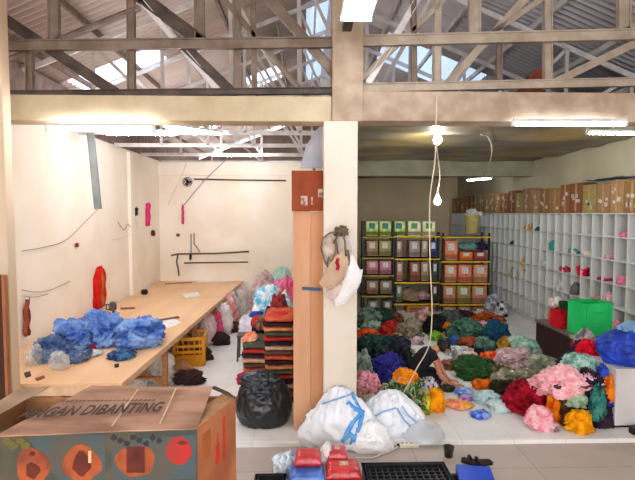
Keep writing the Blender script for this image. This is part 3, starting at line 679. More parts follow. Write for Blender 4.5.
a = P(302,288.5,Y=5.57); b = P(321,289.5,Y=5.57); tag(MB().bar((0,0,0), b-a, .035, .012).build('wall_mounted_tape', mat('blue_tape',(40,90,130),.5), None, a), 'strip of blue tape across the tall cardboard panel', 'tape')
# brown board beside the left pillar
a = P(-6,275,Y=4.9); b = P(5.5,275,Y=4.9); e = empty('leaning_board', ((a.x+b.x)/2, 4.9, -.05), 'narrow brown wooden board standing before the left pillar', 'board')
w2 = (b.x-a.x)/2; MB().box((-w2,-.02,0),(w2*.55,.02,a.z+.05)).build('panel', mat('dark_board',(70,40,26),.7), e); MB().box((w2*.55,-.03,0),(w2,.02,a.z+.05)).build('edge_strip', mat('brown_board',(176,112,72),.7,(150,90,56),3), e)
a = P(533,84,Y=YB+.25); mb = MB(); q = [P(x,y,Y=YB+.35)-a for x,y in ((518,92),(546,92),(542,68),(535,70))]; q2 = [v+Vector((0,.12,0)) for v in q]
mb.add(q+q2, [(0,1,2,3),(7,6,5,4),(0,4,5,1),(1,5,6,2),(2,6,7,3),(3,7,4,0)]); tag(mb.build('cardboard_scrap', mat('rust_cardboard',(150,76,52),.85,(120,58,40),6), None, a), 'rust brown cardboard scrap lying on the concrete beam', 'cardboard')
# ================================================================== THINGS: right bay
# cubby shelves along the right wall
XC = 5.4; Y0C, Y1C = 6.55, 17.6; ZC = [.12+.412*k for k in range(7)]
M_cub = mat('white_laminate', (214,214,210), .5, (212,210,202), 1.5); M_cubb = mat('laminate_back', (200,202,202), .6, (190,192,194), 1)
e = empty('cubby_shelf', (XC+.17, 12, 0), 'long white cubby shelf of square cells covering the right wall', 'shelf')
def rc(x,y,z): return (x-XC-.17, y-12, z)
MB().box(rc(XC+.33,Y0C,.1), rc(XC+.345,Y1C,ZC[-1])).build('back_panel', M_cubb, e)
MB().box(rc(XC+.03,Y0C,0), rc(XC+.3,Y1C,.1)).build('plinth', M_cub, e)
for z in ZC: MB().box(rc(XC,Y0C,z-.009), rc(XC+.33,Y1C,z+.009)).build('shelf_board', M_cub, e)
nC = 33
for k in range(nC+1):
    y = Y0C+(Y1C-Y0C)*k/nC; MB().box(rc(XC+.002,y-.008,.11), rc(XC+.33,y+.008,ZC[-1])).build('divider', M_cub, e)
# garments lying in some cells
cells = [(584,273,5,10,(214,24,60),'crimson garment hanging out of a cell above the green crate'),(567,253,6,6,(200,70,80),'red garment in a cell left of the crimson one'),
 (606,259,9,4,(190,50,80),'magenta garment folded flat in a cell near the frame edge'),(626,262,14,9,(232,130,160),'pink garment in the third row of cells'),
 (629,236,12,6,(240,130,170),'pink garment in the top row nearest the frame edge'),(612,238,9,5,(226,170,180),'pale pink garment in the top row of cells'),
 (556,238,9,10,(60,170,150),'teal green garment in the top row of cells'),(541,231,5,4,(20,100,90),'small dark green garment in the top row of cells'),
 (516,232,5,4,(30,110,130),'small teal garment in a top cell near the dark end'),(575,238,8,6,(110,170,150),'grey green garment in the top row of cells'),
 (530,229,8,8,(220,170,110),'tan garment in the top row of cells'),(618,311,9,10,(230,150,150),'salmon garment in a cell right of the green crate'),
 (600,290,8,6,(214,150,140),'dusty pink garment in a cell behind the green crate'),(548,262,9,8,(206,214,210),'pale grey garment in the second row of cells'),
 (577,290,9,12,(120,110,116),'grey garment in a cell left of the green crate'),(612,290,10,14,(238,190,196),'blush garment in a lower cell'),
 (590,236,8,5,(220,210,190),'cream garment in the top row of cells'),(562,290,8,10,(226,226,220),'white garment in a lower cell'),(516,275,6,9,(190,190,120),'olive garment in a cell near the dark end'),(527,262,5,26,(220,190,130),'tan cloth hanging down across two cells')]
for px,py,w_,h_,c_,lb in cells:
    q = P(px,py,X=XC+.12); k = max(0, min(5, int((q.z-.12)/.412))); zb = ZC[k]+.01 if h_ < 20 else q.z-.2
    s = q.y/F; mb = MB(); blob(mb, .1, min(.13, w_*s*.5*4.0), max(.06, min(.3, h_*s)), px, .3, 2, sub=3)
    tag(mb.build('folded_garment', cloth(c_), None, (XC+.1, q.y, zb), smooth=True), lb, 'clothes')
# cartons on top of the shelf
rnd = random.Random(4); y = 6.75; i = 0
KC = [(150,96,62),(168,124,74),(150,110,66),(176,134,90),(164,120,90),(160,140,84),(140,84,58)]
OL = ['nearest','second','third','fourth','fifth','sixth','seventh','eighth','ninth','tenth','eleventh','twelfth','thirteenth','fourteenth','fifteenth','sixteenth','seventeenth','eighteenth','nineteenth','twentieth']
while y < 17.2:
    wd = rnd.uniform(.36,.46); hh = rnd.uniform(.5,.6); cc = KC[i % 7]
    near = i < len(OL)
    lb = ('brown carton with paper stickers on the cubby shelf, %s from the near end' % OL[i]) if near else 'distant brown carton on the shadowed far end of the cubby shelf'
    e = empty('carton', (XC+.17, y+wd/2, ZC[-1]+.01), lb, 'carton', 0, 'cartons on top of the cubby shelf')
    MB().box((-.15,-wd/2+.008,0),(.15,wd/2-.008,hh)).build('box_body', mat('carton_%d'%(i%7), cc, .85, tuple(v*.85 for v in cc), 3), e, bev=.005)
    MB().box((-.153,-.03,hh*.05),(.153,.03,hh+.002)).build('packing_tape', mat('tan_tape',(190,150,90),.4), e)
    for k in range(rnd.choice((3,4,4,5))):
        yy = rnd.uniform(-wd*.36,wd*.2); zz = rnd.uniform(.12,.72)*hh; a_ = rnd.uniform(.05,.09)
        MB().box((-.157,yy,zz),(-.15,yy+a_,zz+a_*.9)).build('sticker', mat('sticker_%d'%rnd.randint(0,2), rnd.choice([(232,226,214),(214,190,170),(190,200,190)]), .7, (170,160,150), 30), e)
    y += wd+rnd.choice((.0,.01,.02,.05)); i += 1
p = P(605,176,X=XC+.1); mb = MB(); mb.grid(lambda u,v: ((u-.5)*.3, (v-.5)*1.1, .03*noise.noise(Vector((u*4,v*5,3)))), 10, 20, thick=.012)
tag(mb.build('plastic_sheet', mat('blue_grey_sheet',(96,110,130),.35,(60,66,76),4), None, (XC+.17, p.y, ZC[-1]+.64), smooth=True), 'blue-grey plastic sheet lying on the cartons near the frame edge', 'sheet')
# ---------------- yellow and black racks
YR = 12.5
M_rk = mat('yellow_rack_paint', (230,190,30), .5, (214,160,20), 6); M_pst = mat('black_rack_post', (36,32,30), .5)
def rack(label, x0, x1, ys, ytop, posts, dp=.5, m=M_rk, bm=M_rk):
    a = P(x0,ys[0],Y=YR); b = P(x1,ys[0],Y=YR); e = empty('storage_rack', ((a.x+b.x)/2, YR+dp/2, 0), label, 'rack'); w_ = (b.x-a.x)/2
    zt = P(x0,ytop,Y=YR).z
    for px in posts:
        x = P(px,250,Y=YR).x-e.location.x
        for yy in (-dp/2, dp/2): MB().bar((x,yy,0),(x,yy,zt),.045,.045).build('post', M_pst, e)
    for yv in ys:
        z = P(x0,yv,Y=YR).z; MB().box((-w_,-dp/2,z-.02),(w_,dp/2,z)).build('shelf', mat('dark_shelf_board',(70,54,40),.8), e)
        MB().bar((-w_,-dp/2-.02,z-.02),(w_,-dp/2-.02,z-.02),.035,.06).build('shelf_rail', m, e)
    return e
rack('black rack with thin yellow shelf edges left of the hanging cable', 362,394,[236.5,257.5,275,295.5],221,[364,393.5], m=mat('olive_yellow_edge',(176,156,50),.6))
rack('black rack with bright yellow shelf edges behind the hanging cable', 394.5,440,[236,258.5,282,303.5],232,[396,438.5])
rack('wide yellow-topped rack of cartons beside the cubby shelf', 441,491,[236.5,261,283,304],233,[443,489])
zsh = {}
def rbox(px0, px1, ytop, ybot, col, label, kind='box', col2=None, lc=(236,236,226), yd=0):
    a = P(px0,ybot,Y=YR+.02+yd); b = P(px1,ytop,Y=YR+.02+yd); w_ = (b.x-a.x)/2; hh = b.z-a.z; d = .2
    e = empty('storage_box', ((a.x+b.x)/2, YR+.02+yd+d, a.z+.004), label, 'box', 0, 'boxes on the racks')
    col = tuple(min(255,int(v*1.16+10)) for v in col); mm = mat('rb_%d_%d_%d'%col, col, .8, col2 or tuple(v*.8 for v in col), 7)
    MB().box((-w_+.006,-d,0),(w_-.006,d,hh)).build('box_body', mm, e, bev=.008)
    MB().box((-w_*.5,-d-.006,hh*.5),(w_*.45,-d,hh*.88)).build('label_sheet', mat('lb_%d_%d_%d'%lc, lc, .8, tuple(v*.75 for v in lc), 40), e)
    MB().box((-w_*.95,-d-.004,hh*.04),(w_*.95,-d,hh*.3)).build('printed_band', mat('pb_%d_%d_%d'%tuple(int(v*.7) for v in (col2 or col)), tuple(int(v*.7) for v in (col2 or col)), .8), e)
    return e
GR = (186,200,130); 
for k,(a,b,c2) in enumerate([(366,378.5,(150,176,60)),(379.5,391.5,(150,180,60)),(392.5,405.5,(120,170,90)),(408,421,(206,200,150)),(422.5,435.5,(214,214,160))]):
    rbox(a,b,221.5,236,(196,206,150) if k<3 else (222,226,180),'pale green carton on top of the racks, %s' % ['first from the pillar','second from the pillar','third from the pillar','fourth from the pillar','fifth from the pillar, by the cable'][k],col2=c2,lc=(90,150,150) if k<3 else (110,180,110))
def row(y0, y1, items, name):
    for j,(a,b,col) in enumerate(items): rbox(a,b,y0,y1,col,'%s, %s' % (name, ['leftmost','second from left','third from left','fourth from left'][j]))
row(241,256,[(366.5,378,(150,120,90)),(379,391,(140,130,80))],'boxes'[:3]+' with white label on the second shelf of the left rack')
row(261,274,[(366.5,378.5,(176,110,110)),(379.5,391.5,(180,110,130))],'pinkish box with white label on the third shelf of the left rack')
row(281,294,[(366.5,378.5,(140,100,80)),(380,392,(130,110,84))],'brown box with white label on the fourth shelf of the left rack')
row(301,314,[(368,378,(110,110,90)),(383,392,(96,90,80))],'dim box with pale label on the bottom of the left rack')
row(241,257,[(396,402,(170,130,120)),(409,420,(150,130,120)),(421.5,428,(160,150,110)),(429,437.5,(40,60,110))],'box on the second shelf of the middle rack')
row(262,281,[(396,403,(170,120,100)),(410,420,(140,80,60)),(421,429,(150,120,90)),(432,438,(60,70,60))],'box on the third shelf of the middle rack')
row(285,302,[(396,402,(100,120,90)),(432,438,(50,44,40))],'narrow box on the fourth shelf of the middle rack')
row(241,260.5,[(445,458,(206,120,80))],'orange carton with white label on the top tier of the wide rack')
row(252,260.5,[(460,473,(216,100,40)),(474,487,(150,60,50))],'low orange box on the top tier of the wide rack')
row(265,282.5,[(444.5,457,(196,130,90)),(458.5,472,(206,110,80)),(473.5,488,(196,130,96))],'brown carton with white label on the middle tier of the wide rack')
row(286,303.5,[(443,456,(170,110,70)),(457,471,(140,120,60)),(472,487,(176,116,80))],'brown carton with white label on the lower tier of the wide rack')
row(307,322,[(443,456,(140,110,90)),(458,471,(130,110,100)),(473,487,(130,80,60))],'dim carton at the foot of the wide rack')
for (px,py,w_,h_,c_,lb) in [(412,301,22,12,(170,140,110),'beige bundle on the fourth shelf of the middle rack'),(424,300,14,9,(190,150,150),'pinkish bundle on the fourth shelf by the cable'),
    (470,250,22,9,(110,160,150),'pale teal cloth on the top tier of the wide rack'),(483,250,12,9,(50,40,70),'dark violet cloth at the right of the wide rack top tier'),(481,259,14,8,(190,80,70),'red cloth hanging at the wide rack edge')]:
    bundle('cloth_bundle', lb, 'clothes', px, py, w_, h_, cloth(c_), Y=YR+.05, amp=.28, sub=3, minh=.9)
# orange crate under the middle rack; basket on top of the wide rack
crate('plastic_crate','orange lattice crate under the middle rack',420,321,26,15,mat('orange_crate',(206,130,40),.5),Y=YR-.1,dm=.4,rows=3)
bk = P(474.5,234.5,Y=YR+.1); e = empty('laundry_basket', (bk.x, YR+.3, bk.z+.02), 'tan basket heaped with white cloth on the yellow rack top', 'basket')
MB().lathe([(.15,0),(.17,.02),(.2,.5),(.215,.52),(.19,.52),(.16,.04),(.001,.03)], n=20).build('basket_body', mat('tan_basket',(214,166,110),.8,(150,170,90),7), e, smooth=True)
mb = MB(); blob(mb, .21,.2,.16,4,.4,2.4,c=(0,0,.47)); mb.build('cloth_fill', cloth((236,230,224)), e, smooth=True)
# ---------------- heaps of garments
def hp(label, px, py, w_, h_, col, col2=None, style='folds', amp=.3, sc=9, depth=.8, m=None, cat='clothes', name='garment_heap', **k):
    return bundle(name, label, cat, px, py+h_*.06, w_*1.16, h_*1.3, m or mat('g_%d_%d_%d_%d'%(col+(int(sc),)), col, .9, col2 or tuple(v*.6 for v in col), sc, spec=.12, bump=.5, bscale=20, contrast=(.42,.6)), style, amp, 2.2, depth=depth, minh=.75, **k)
BACK = [('grey green cloth heap under the left rack',370,328,22,18,(110,130,110),(60,70,60)),('pink flowered cloth on the heap under the left rack',368,319,16,9,(200,110,120),(240,200,190)),
 ('dark green cloth heap under the racks',386,326,24,16,(40,70,54)),('orange red cloth at the foot of the pillar',367,339,20,9,(230,84,30)),('pale sage cloth beside the orange red cloth',372,332,18,10,(160,180,160)),
 ('red cloth bundle left of the crate foot',391,336,17,13,(200,50,40)),('brown cloth behind the red bundle',396,327,18,12,(130,70,44)),('beige grey cloth heap in front of the orange crate',412,338,22,16,(150,140,120)),
 ('rose beige bundle under the cable',424,331,13,20,(200,150,140)),('yellow cloth by the dark heap',398,343,10,9,(214,170,40)),('blackish cloth heap right of the cable',437,334,22,16,(34,40,36)),
 ('orange cloth on the blackish heap',446,334,16,11,(236,130,30),(200,70,30)),('lime green cloth right of the cable',437,341,12,9,(120,170,50)),('slate cloth under the wide rack',452,326,22,14,(90,100,96)),
 ('large sage green heap in the middle of the floor',470,340,34,18,(84,120,104),(50,80,64)),('brown red cloth in front of the sage heap',472,348,22,9,(170,84,50)),('blue cloth at the left of the brown red cloth',456,345,12,9,(70,100,170)),
 ('navy and teal bundle at the end of the back heap',499,346,20,24,(30,60,100),(20,80,90)),('orange brown cloth along the back heap',491,325,30,11,(206,100,40)),('pinkish white cloth on the back heap',484,329,14,7,(220,180,190)),
 ('grey white bag beside the cubby shelf foot',494,313,13,15,(196,196,206)),('black and white print cloth by the cubby shelf',503,317,11,14,(230,230,230),(30,30,36)),
 ('maroon cloth heap under the wide rack',465,322,26,10,(90,44,40)),('slate green round bundle in front of the navy bundle',487,353,17,15,(100,130,120)),('ochre cloth before the navy bundle',507,350,13,11,(206,150,50)),
 ('pink and grey cloth behind the kneeling person',404,352,14,12,(200,140,150)),('white sheet spread behind the person',462,356,26,7,(226,230,224)),('pale pink cloth scrap behind the person',418,345,12,8,(214,180,180)),
 ('grey print bundle in front of the person',461,362,13,11,(190,200,196)),('rose and white bundle in front of the person',471,364,18,12,(226,170,170),(240,230,226)),('black cloth beside the rose bundle',481,362,12,12,(36,30,40)),
 ('bright red cloth with an orange edge in mid floor',493,365,20,13,(220,44,44),(240,130,50)),('brown pink cloth by the hand of the person',452,370,20,8,(160,100,84)),
 ('dark green heap in the middle of the floor',481,380,40,20,(40,76,40),(60,90,50)),('black purple cloth at the right of the dark green heap',494,378,16,12,(50,36,50)),
 ('olive bundle right of the dark green heap',506,384,26,16,(110,110,60))]
for b in BACK: hp(*b[:6], col2=b[6] if len(b) > 6 else None)
MID = [('dark green black garment heap beside the pillar',377,362,40,26,(24,42,40),(50,80,70)),('black garment heap behind the person',398,366,30,26,(30,34,40),(60,70,80)),
 ('pale green garment strip across the dark heap',402,357,26,6,(170,186,150)),('grey green bundle against the pillar foot',364,388,20,30,(140,156,140)),
 ('navy violet garment heap behind the green leafy heap',384,384,38,26,(40,40,110),(60,60,150))]
for b in MID: hp(*b[:6], col2=b[6] if len(b) > 6 else None)
hp('small bright blue bundle behind the orange bundle',405,383,16,13,(50,100,220))
hp('pale pink round bundle on the navy heap',389,380,15,16,(240,190,210),(120,70,120),sc=26)
hp('white patterned cloth beside the person knees',428,392,18,12,(230,224,230),(60,50,90),sc=20)
hp('pink flowered garment bundle beside the pillar foot',372,404,26,28,(240,180,190),(214,110,130),sc=22)
hp('small salmon bundle leaning on the pillar foot',362,402,14,24,(232,160,150))
hp('white lace cloth in front of the pink flowered bundle',382,412,34,13,(240,236,220),(206,200,180),sc=18)
def leafy(label, px, py, w_, h_, cols, n=150, seed=2):
    p = P(px,py,z=0); s = p.y/F; W = w_*s; H = h_*s*.85; D = W*.8
    e = empty('garment_heap', (p.x, p.y+D*.45, 0), label, 'clothes')
    mb = MB(); blob(mb, W*.44, D*.44, H*.82, seed, .25, 2); mb.build('heap_core', cloth(cols[0]), e, smooth=True)
    rd = random.Random(seed)
    for ci, c_ in enumerate(cols):
        mb = MB()
        for k in range(n//len(cols)):
            a = rd.uniform(0,2*PI); el = rd.uniform(.05,1.45); r = .9
            c0 = Vector((math.cos(a)*math.cos(el)*W*.46*r, math.sin(a)*math.cos(el)*D*.46*r, math.sin(el)*H*.85+.02))
            t1 = Vector((rd.uniform(-1,1), rd.uniform(-1,1), rd.uniform(-.6,.5))).normalized(); out = c0.normalized()
            L1 = rd.uniform(.08,.16)
            pts = [c0-out*.02, c0+out*.035+t1*L1*.4, c0+out*.03+t1*L1*.8, c0+t1*L1*1.1-Vector((0,0,.02))]
            for q in pts: q.z = max(q.z, .012)
            mb.tube(pts, [.006,.016,.015,.004], 5)
        tag(mb.build('cloth_ends', cloth(c_), e, smooth=True), kind='stuff')
    return e
leafy('leafy green garment heap beside the white sacks',408,416,44,44,[(90,130,76),(144,180,110),(74,110,60),(210,160,140),(180,206,150)],330)
hp('orange bundle on top of the leafy green heap',408,383,20,13,(246,150,20),(220,110,10),z=.4)
hp('bright orange bundle on the white floor beside the leafy heap',437,412,16,22,(250,166,20),(220,120,10))
hp('yellow cloth strip beside the bright orange bundle',427,414,8,18,(230,214,60))
# small things in the middle of the white floor
hp('small dark olive bag near the middle of the white floor',449,392,13,6,(70,70,50))
hp('light blue packet lying on the white floor',467,396,18,5,(90,140,220),(200,214,236))
hp('pink and orange packet lying on the white floor',461,409,24,5,(240,130,130),(250,190,80),sc=12)
hp('violet pink packet behind the pink and orange packet',470,401,16,4,(200,160,220))
hp('royal blue packet nearest the floor edge',483,419,18,6,(60,100,210),(160,190,240),sc=14)
hp('orange cloth behind the clear teal bag',488,391,20,10,(240,120,30))
bag1 = mat('teal_packed_bag',(150,190,196),.25,(206,220,220),7,spec=.7,bump=.5,bscale=16)
bundle('plastic_bag','clear plastic bag of pale teal garments lying on the floor','bag',492,405,30,13,bag1,z=0,amp=.2,freq=1.6,minh=.8)
bundle('plastic_bag','clear plastic bag of white garments touching the teal bag','bag',503,413,26,11,mat('white_packed_bag',(206,220,218),.25,(170,196,196),7,spec=.7,bump=.5,bscale=16),z=0,amp=.2,freq=1.6,minh=.8)
# translucent bags in front of the shelf
def pb(label,px,py,w_,h_,c1,c2): bundle('plastic_bag',label,'bag',px,py,w_,h_,mat('pk_%d_%d_%d'%c1,c1,.22,c2,6,spec=.8,bump=.5,bscale=14,contrast=(.4,.62)),z=0,amp=.24,freq=1.7,minh=.8)
pb('pale green plastic bag by the cubby shelf foot',522,352,30,18,(150,190,170),(206,214,200))
pb('mint green plastic bag by the dark desk',535,360,34,20,(120,180,150),(190,200,190))
pb('large clear bag of pink garments before the dark desk',520,372,42,26,(206,180,176),(176,130,140))
pb('clear bag of grey green garments before the dark desk',547,376,34,22,(130,140,110),(180,180,160))
pb('clear bag of olive garments right of the dark green heap',512,392,34,22,(120,116,84),(170,160,140))
pb('clear bag of khaki garments behind the crimson heap',536,392,40,24,(110,104,76),(156,150,124))
hp('dark olive shadowed heap before the khaki bag',512,402,30,18,(54,50,34))
hp('crimson garment heap on the white floor',531,414,34,30,(180,24,44),(120,14,30))
hp('jade green garment bundle against the crimson heap',540,414,24,17,(84,150,116),(60,110,90))
hp('pink frilly bundle at the front of the right heap',544,430,26,22,(244,150,164),(250,200,206),sc=16,amp=.24)
hp('pale pink scrap beside the pink frilly bundle',554,432,14,10,(246,190,200))
hp('orange bundle between the pink bundle and the wooden leg',558,423,18,24,(240,130,20),(200,80,10))
# low wooden stand with garments on it
p0 = P(561,428,z=0); zt = .5; e = empty('wooden_stand', (p0.x+.25, p0.y+.3, 0), 'low dark wooden stand buried under pink garments', 'table')
Mst = mat('dark_brown_wood',(84,50,40),.6,(60,36,30),5)
for sx in (-.16,.2):
    for sy in (-.2,.2): MB().box((sx-.045,sy-.045,0),(sx+.045,sy+.045,zt-.04)).build('leg', Mst, e, bev=.006)
MB().box((-.3,-.26,zt-.04),(.34,.26,zt)).build('stand_top', Mst, e, bev=.006)
MB().box((-.12,-.21,.27),(.16,-.17,.33)).build('rail', Mst, e)
YS = p0.y
def on(label,px,py,w_,h_,c1,c2=None,Y=None,**k): return hp(label,px,py,w_,h_,c1,c2,Y=Y or YS+.02,**k)
on('big pink frilly garment mound on the wooden stand',575,398,46,28,(244,170,178),(252,206,208),sc=14,amp=.24)
on('pink frilly garments spilling left of the wooden stand',556,398,34,24,(238,160,168),(250,200,200),sc=14,amp=.24,Y=YS+.3)
on('pale pink bundle at the right of the pink mound',597,397,24,22,(248,206,214),(240,170,186),sc=14,amp=.3,Y=YS+.05)
on('mint green round bundle on top of the pink mound',586,381,34,24,(176,214,196),(96,140,124),sc=10,Y=YS+.3,style='bag',amp=.3)
on('bright red bundle above the mint green bundle',603,368,34,25,(232,24,50),(180,10,30),Y=YS+.5)
on('dark red bundle behind the bright red bundle',590,360,24,18,(180,30,44),Y=YS+1.0)
on('blue bundle right of the mint green bundle',607,383,13,17,(60,84,200),Y=YS+.12)
on('orange bundle at the right end of the pink mound',613,402,14,24,(240,136,30),(200,80,20),Y=YS-.0)
hp('dark heap of garments at the foot of the right pile',598,424,34,50,(34,26,44),(60,36,50),m=None)
hp('pale grey sack leaning on the desk behind the red bundles',590,392,28,54,(206,202,202),style='bag',amp=.2)
hp('orange red bundle squeezed between the red bundle and the blue sack',617,372,14,14,(206,84,50),Y=YS+.25)
hp('navy cloth heap behind the red bundles',600,400,50,52,(44,50,80),(90,50,60))
on('pale green garment hanging under the pink mound',579,408,20,16,(170,190,160),(120,150,120),Y=YS-.02)
on('teal garment hanging right of the wooden stand',599,420,15,32,(70,140,124),(30,90,84),Y=YS-.05,depth=.5)
on('small blue bundle beside the teal garment',609,408,12,14,(40,70,200),Y=YS)
hp('golden yellow bundle on the floor under the stand',584,434,24,24,(250,176,20),(220,130,0),sc=10,amp=.34)
hp('small brown red bundle beside the golden bundle',597,424,12,16,(140,50,40))
# ---------------- desk, crates, cabinet
e = empty('desk', (4.68, 7.7, 0), 'dark maroon desk with a solid end panel before the cubby shelf', 'desk')
Mdk = mat('dark_maroon_board',(58,24,24),.5,(44,18,18),3)
MB().box((-.47,-.5,.62),(.3,.9,.66)).build('desk_top', mat('desk_top_edge',(110,96,90),.5), e, bev=.004)
for x in (-.45,.25): MB().box((x,-.48,0),(x+.03,.88,.62)).build('side_panel', Mdk, e)
MB().box((-.42,-.46,.1),(.25,-.44,.62)).build('end_panel', Mdk, e)
def solid_crate(name,label,c,w_,d_,h_,m,rz=0,tilt=0):
    e = empty(name, c, label, 'crate', rz)
    t_ = .02; MB().box((-w_/2,-d_/2,0),(w_/2,d_/2,t_)).build('bottom', m, e)
    for sx in (-1,1):
        mb = MB(); mb.box((sx*w_/2-t_/2,-d_/2,0),(sx*w_/2+t_/2,d_/2,h_)); mb.box((sx*w_/2-t_,-d_/2,h_-.04),(sx*w_/2+t_,d_/2,h_)); mb.build('side', m, e)
    for sy in (-1,1):
        mb = MB(); y = sy*d_/2
        mb.box((-w_/2,y-t_/2,0),(w_/2,y+t_/2,h_)); mb.box((-w_/2-.01,y-t_,h_-.05),(w_/2+.01,y+t_,h_)); mb.box((-w_/2,y-t_,0),(w_/2,y+t_,.04))
        for k in (-1,1): mb.box((k*w_*.38-.012,y-t_,0),(k*w_*.38+.012,y+t_,h_))
        for zz in (.35,.68): mb.box((-w_*.16,y-t_*1.2,h_*zz-.02),(w_*.16,y+t_*1.2,h_*zz+.02))
        mb.build('side', m, e)
    return e
Mgrn = mat('bright_green_plastic',(40,206,110),.35,(30,186,96),3)
p = P(596,337,Y=7.75); solid_crate('plastic_crate','bright green plastic crate standing on the maroon desk',(4.6,7.56,.662),.5,.36,.52,Mgrn,.1)
p = P(583,318,Y=8.5); solid_crate('plastic_crate','dark green crate partly hidden behind the bright green crate',(4.62,7.97,.662),.42,.3,.42,mat('dark_green_plastic',(14,70,40),.4),.05)
p = P(573,330,Y=8.2); solid_crate('plastic_crate','small red crate on the desk left of the green crates',(4.33,7.98,.662),.13,.3,.3,mat('red_plastic',(210,24,40),.35),.0)
bundle('garment_sack','red garment bag standing on the far end of the desk','bag',560,328.5,17,24,mat('red_bagged',(200,20,44),.3,(230,60,70),6,spec=.6),Y=8.2,amp=.18,minh=.9,style='bag',ground=False)
bundle('plastic_bag','clear bag of white cloth on top of the red garment bag','bag',560,309,17,12,mat('white_bagged',(206,196,186),.3,(180,150,140),8,spec=.6),Y=8.25,amp=.24,minh=.9)
bundle('cloth_bundle','pale green cloth at the front of the desk top','clothes',586,341,22,8,cloth((150,180,150)),z=.662,amp=.3)
c0 = P(617,430,z=0); e = empty('low_cabinet', (c0.x+.45, c0.y+.35, 0), 'low greyish white cabinet at the right edge of the photograph', 'cabinet')
Mcb = mat('white_cabinet_board',(206,200,198),.6,(194,188,186),2)
MB().box((-.45,-.3,.03),(.45,.3,.7)).build('body', Mcb, e, bev=.006); MB().box((-.46,-.31,.7),(.46,.31,.73)).build('worktop', Mcb, e, bev=.004)
MB().box((-.43,-.28,0),(.43,.28,.03)).build('plinth', M_black, e)
tag(MB().box((-.1,-.04,-.05),(.12,.04,.03)).build('black_box', M_black, None, (c0.x+.2, c0.y-.1, .05)), 'small black box on the white floor at the foot of the low cabinet', 'box')
Mbs = mat('royal_blue_sack',(30,70,190),.45,(16,40,130),4,bump=.5,bscale=8)
mb = MB(); blob(mb,.38,.28,.42,12,.2,1.6,'bag'); q = P(632,362,Y=c0.y+.3)
e = empty('garment_sack', (q.x-.0, c0.y+.32, .735), 'royal blue sack with a pale blue top on the low cabinet', 'bag'); mb.build('sack', Mbs, e, smooth=True)
mb = MB(); blob(mb,.2,.17,.13,5,.3,1.8,c=(.04,0,.36)); mb.build('sack_mouth', mat('pale_blue_cloth',(130,170,206),.7), e, smooth=True)
# ---------------- cables in the right bay
wire('cream cable dropping from the ceiling past the racks to the leafy heap', [(437,96),(436,124),(435,160),(430,200),(430,260),(432,310),(429,345),(417,368),(404,392),(397,402)], lambda x,y: P(x,y,Y=YB-.08+max(0,y-260)/142*.5), .0075, mat('cream_cable',(236,214,180),.5))
wire('thin wire carrying the small lit bulb', [(436,126),(437,150),(440,175),(437.5,192)], lambda x,y: P(x,y,Y=6.2+ (y-126)/66*2.4), .009, mat('cream_cable',(232,200,160)))
wire('pale wire looping down from the ceiling to the added far tube', [(481,134),(488,137),(492,148),(490,162),(484,174)], lambda x,y: P(x,y,Y=7.6+(y-134)*.1), .012, M_wirew)
# ================================================================== THINGS: front floor
ZF = -.05
def project(o_list, px, py, off=.006):
    from mathutils.bvhtree import BVHTree
    best = None; d = ray(px, py).normalized()
    for o in o_list:
        mw = Matrix.Translation((o.parent.location if o.parent else Vector()) + (o.location if not o.parent else Vector()))
        t = BVHTree.FromPolygons([mw @ v.co for v in o.data.vertices], [tuple(p.vertices) for p in o.data.polygons])
        h = t.ray_cast(EYE, d)
        if h[0] is not None and (best is None or h[3] < best[1]): best = (h[0]-d*off, h[3])
    return best[0] if best else None
def sack(label, px, py, wm, dm, hm, seed, stripes, m, ties=(), rz=0):
    p = P(px,py,z=ZF); e = empty('garment_sack', (p.x, p.y+dm, ZF), label, 'bag')
    mb = MB(); blob(mb, wm, dm, hm, seed, .26, 1.3, 'bag', 5, taper=.34); o = mb.build('sack_body', m, e, smooth=True)
    for st, wd, mm in stripes:
        pts = []
        for (a, b), (c_, d_) in zip(st, st[1:]):
            for k in range(5): pts.append((a+(c_-a)*k/5, b+(d_-b)*k/5))
        pts.append(st[-1]); q = [project([o], *v) for v in pts]; q = [v for v in q if v is not None]
        if len(q) < 3: continue
        mb = MB(); vs = []
        for i, v in enumerate(q):
            t = (q[min(i+1,len(q)-1)]-q[max(i-1,0)]).normalized(); n = (EYE-v).normalized(); s_ = t.cross(n).normalized()*wd/2
            vs += [v-s_-e.location, v+n*.006-e.location, v+s_-e.location]
        fs = []
        for i in range(len(q)-1): fs += [(3*i,3*i+3,3*i+4,3*i+1),(3*i+1,3*i+4,3*i+5,3*i+2)]
        mb.add(vs, fs); so = mb.build('blue_stripe', mm, e, smooth=True); sm = so.modifiers.new('solid','SOLIDIFY'); sm.thickness = .006
    return e, o
Mws = mat('white_sack_film',(240,242,246),.35,(222,226,234),4,spec=.5,bump=.5,bscale=7)
Mbl = mat('blue_sack_stripe',(70,150,222),.4,(110,180,236),6); Mlb = mat('pale_blue_stripe',(150,190,234),.4)
e1, o1 = sack('big white sack with a bright blue band in front of the cream pillar', 341,452,.46,.2,.6,6,
    [([(352,392),(356,402),(362,412)],.03,Mbl),([(362,412),(353,422),(342,442)],.05,Mbl),([(363,414),(358,430),(350,446)],.04,Mbl),([(347,402),(354,408),(364,413)],.05,Mbl),([(345,438),(350,434),(356,440)],.05,Mbl),([(322,404),(340,398),(352,394)],.012,Mlb)], Mws)
e2, o2 = sack('white sack with pale blue stripes between the big sack and the power strip', 394,442,.44,.26,.47,14,
    [([(402,406),(408,415),(418,424)],.014,Mlb),([(397,408),(404,420),(414,430)],.014,Mlb),([(370,420),(382,412),(396,408)],.01,Mlb)], Mws)
sack('small white sack filling the gap before the two larger sacks', 371,455,.27,.15,.3,22,[],mat('white_sack_film2',(246,246,244),.4,(232,230,232),5,spec=.5,bump=.5,bscale=9))
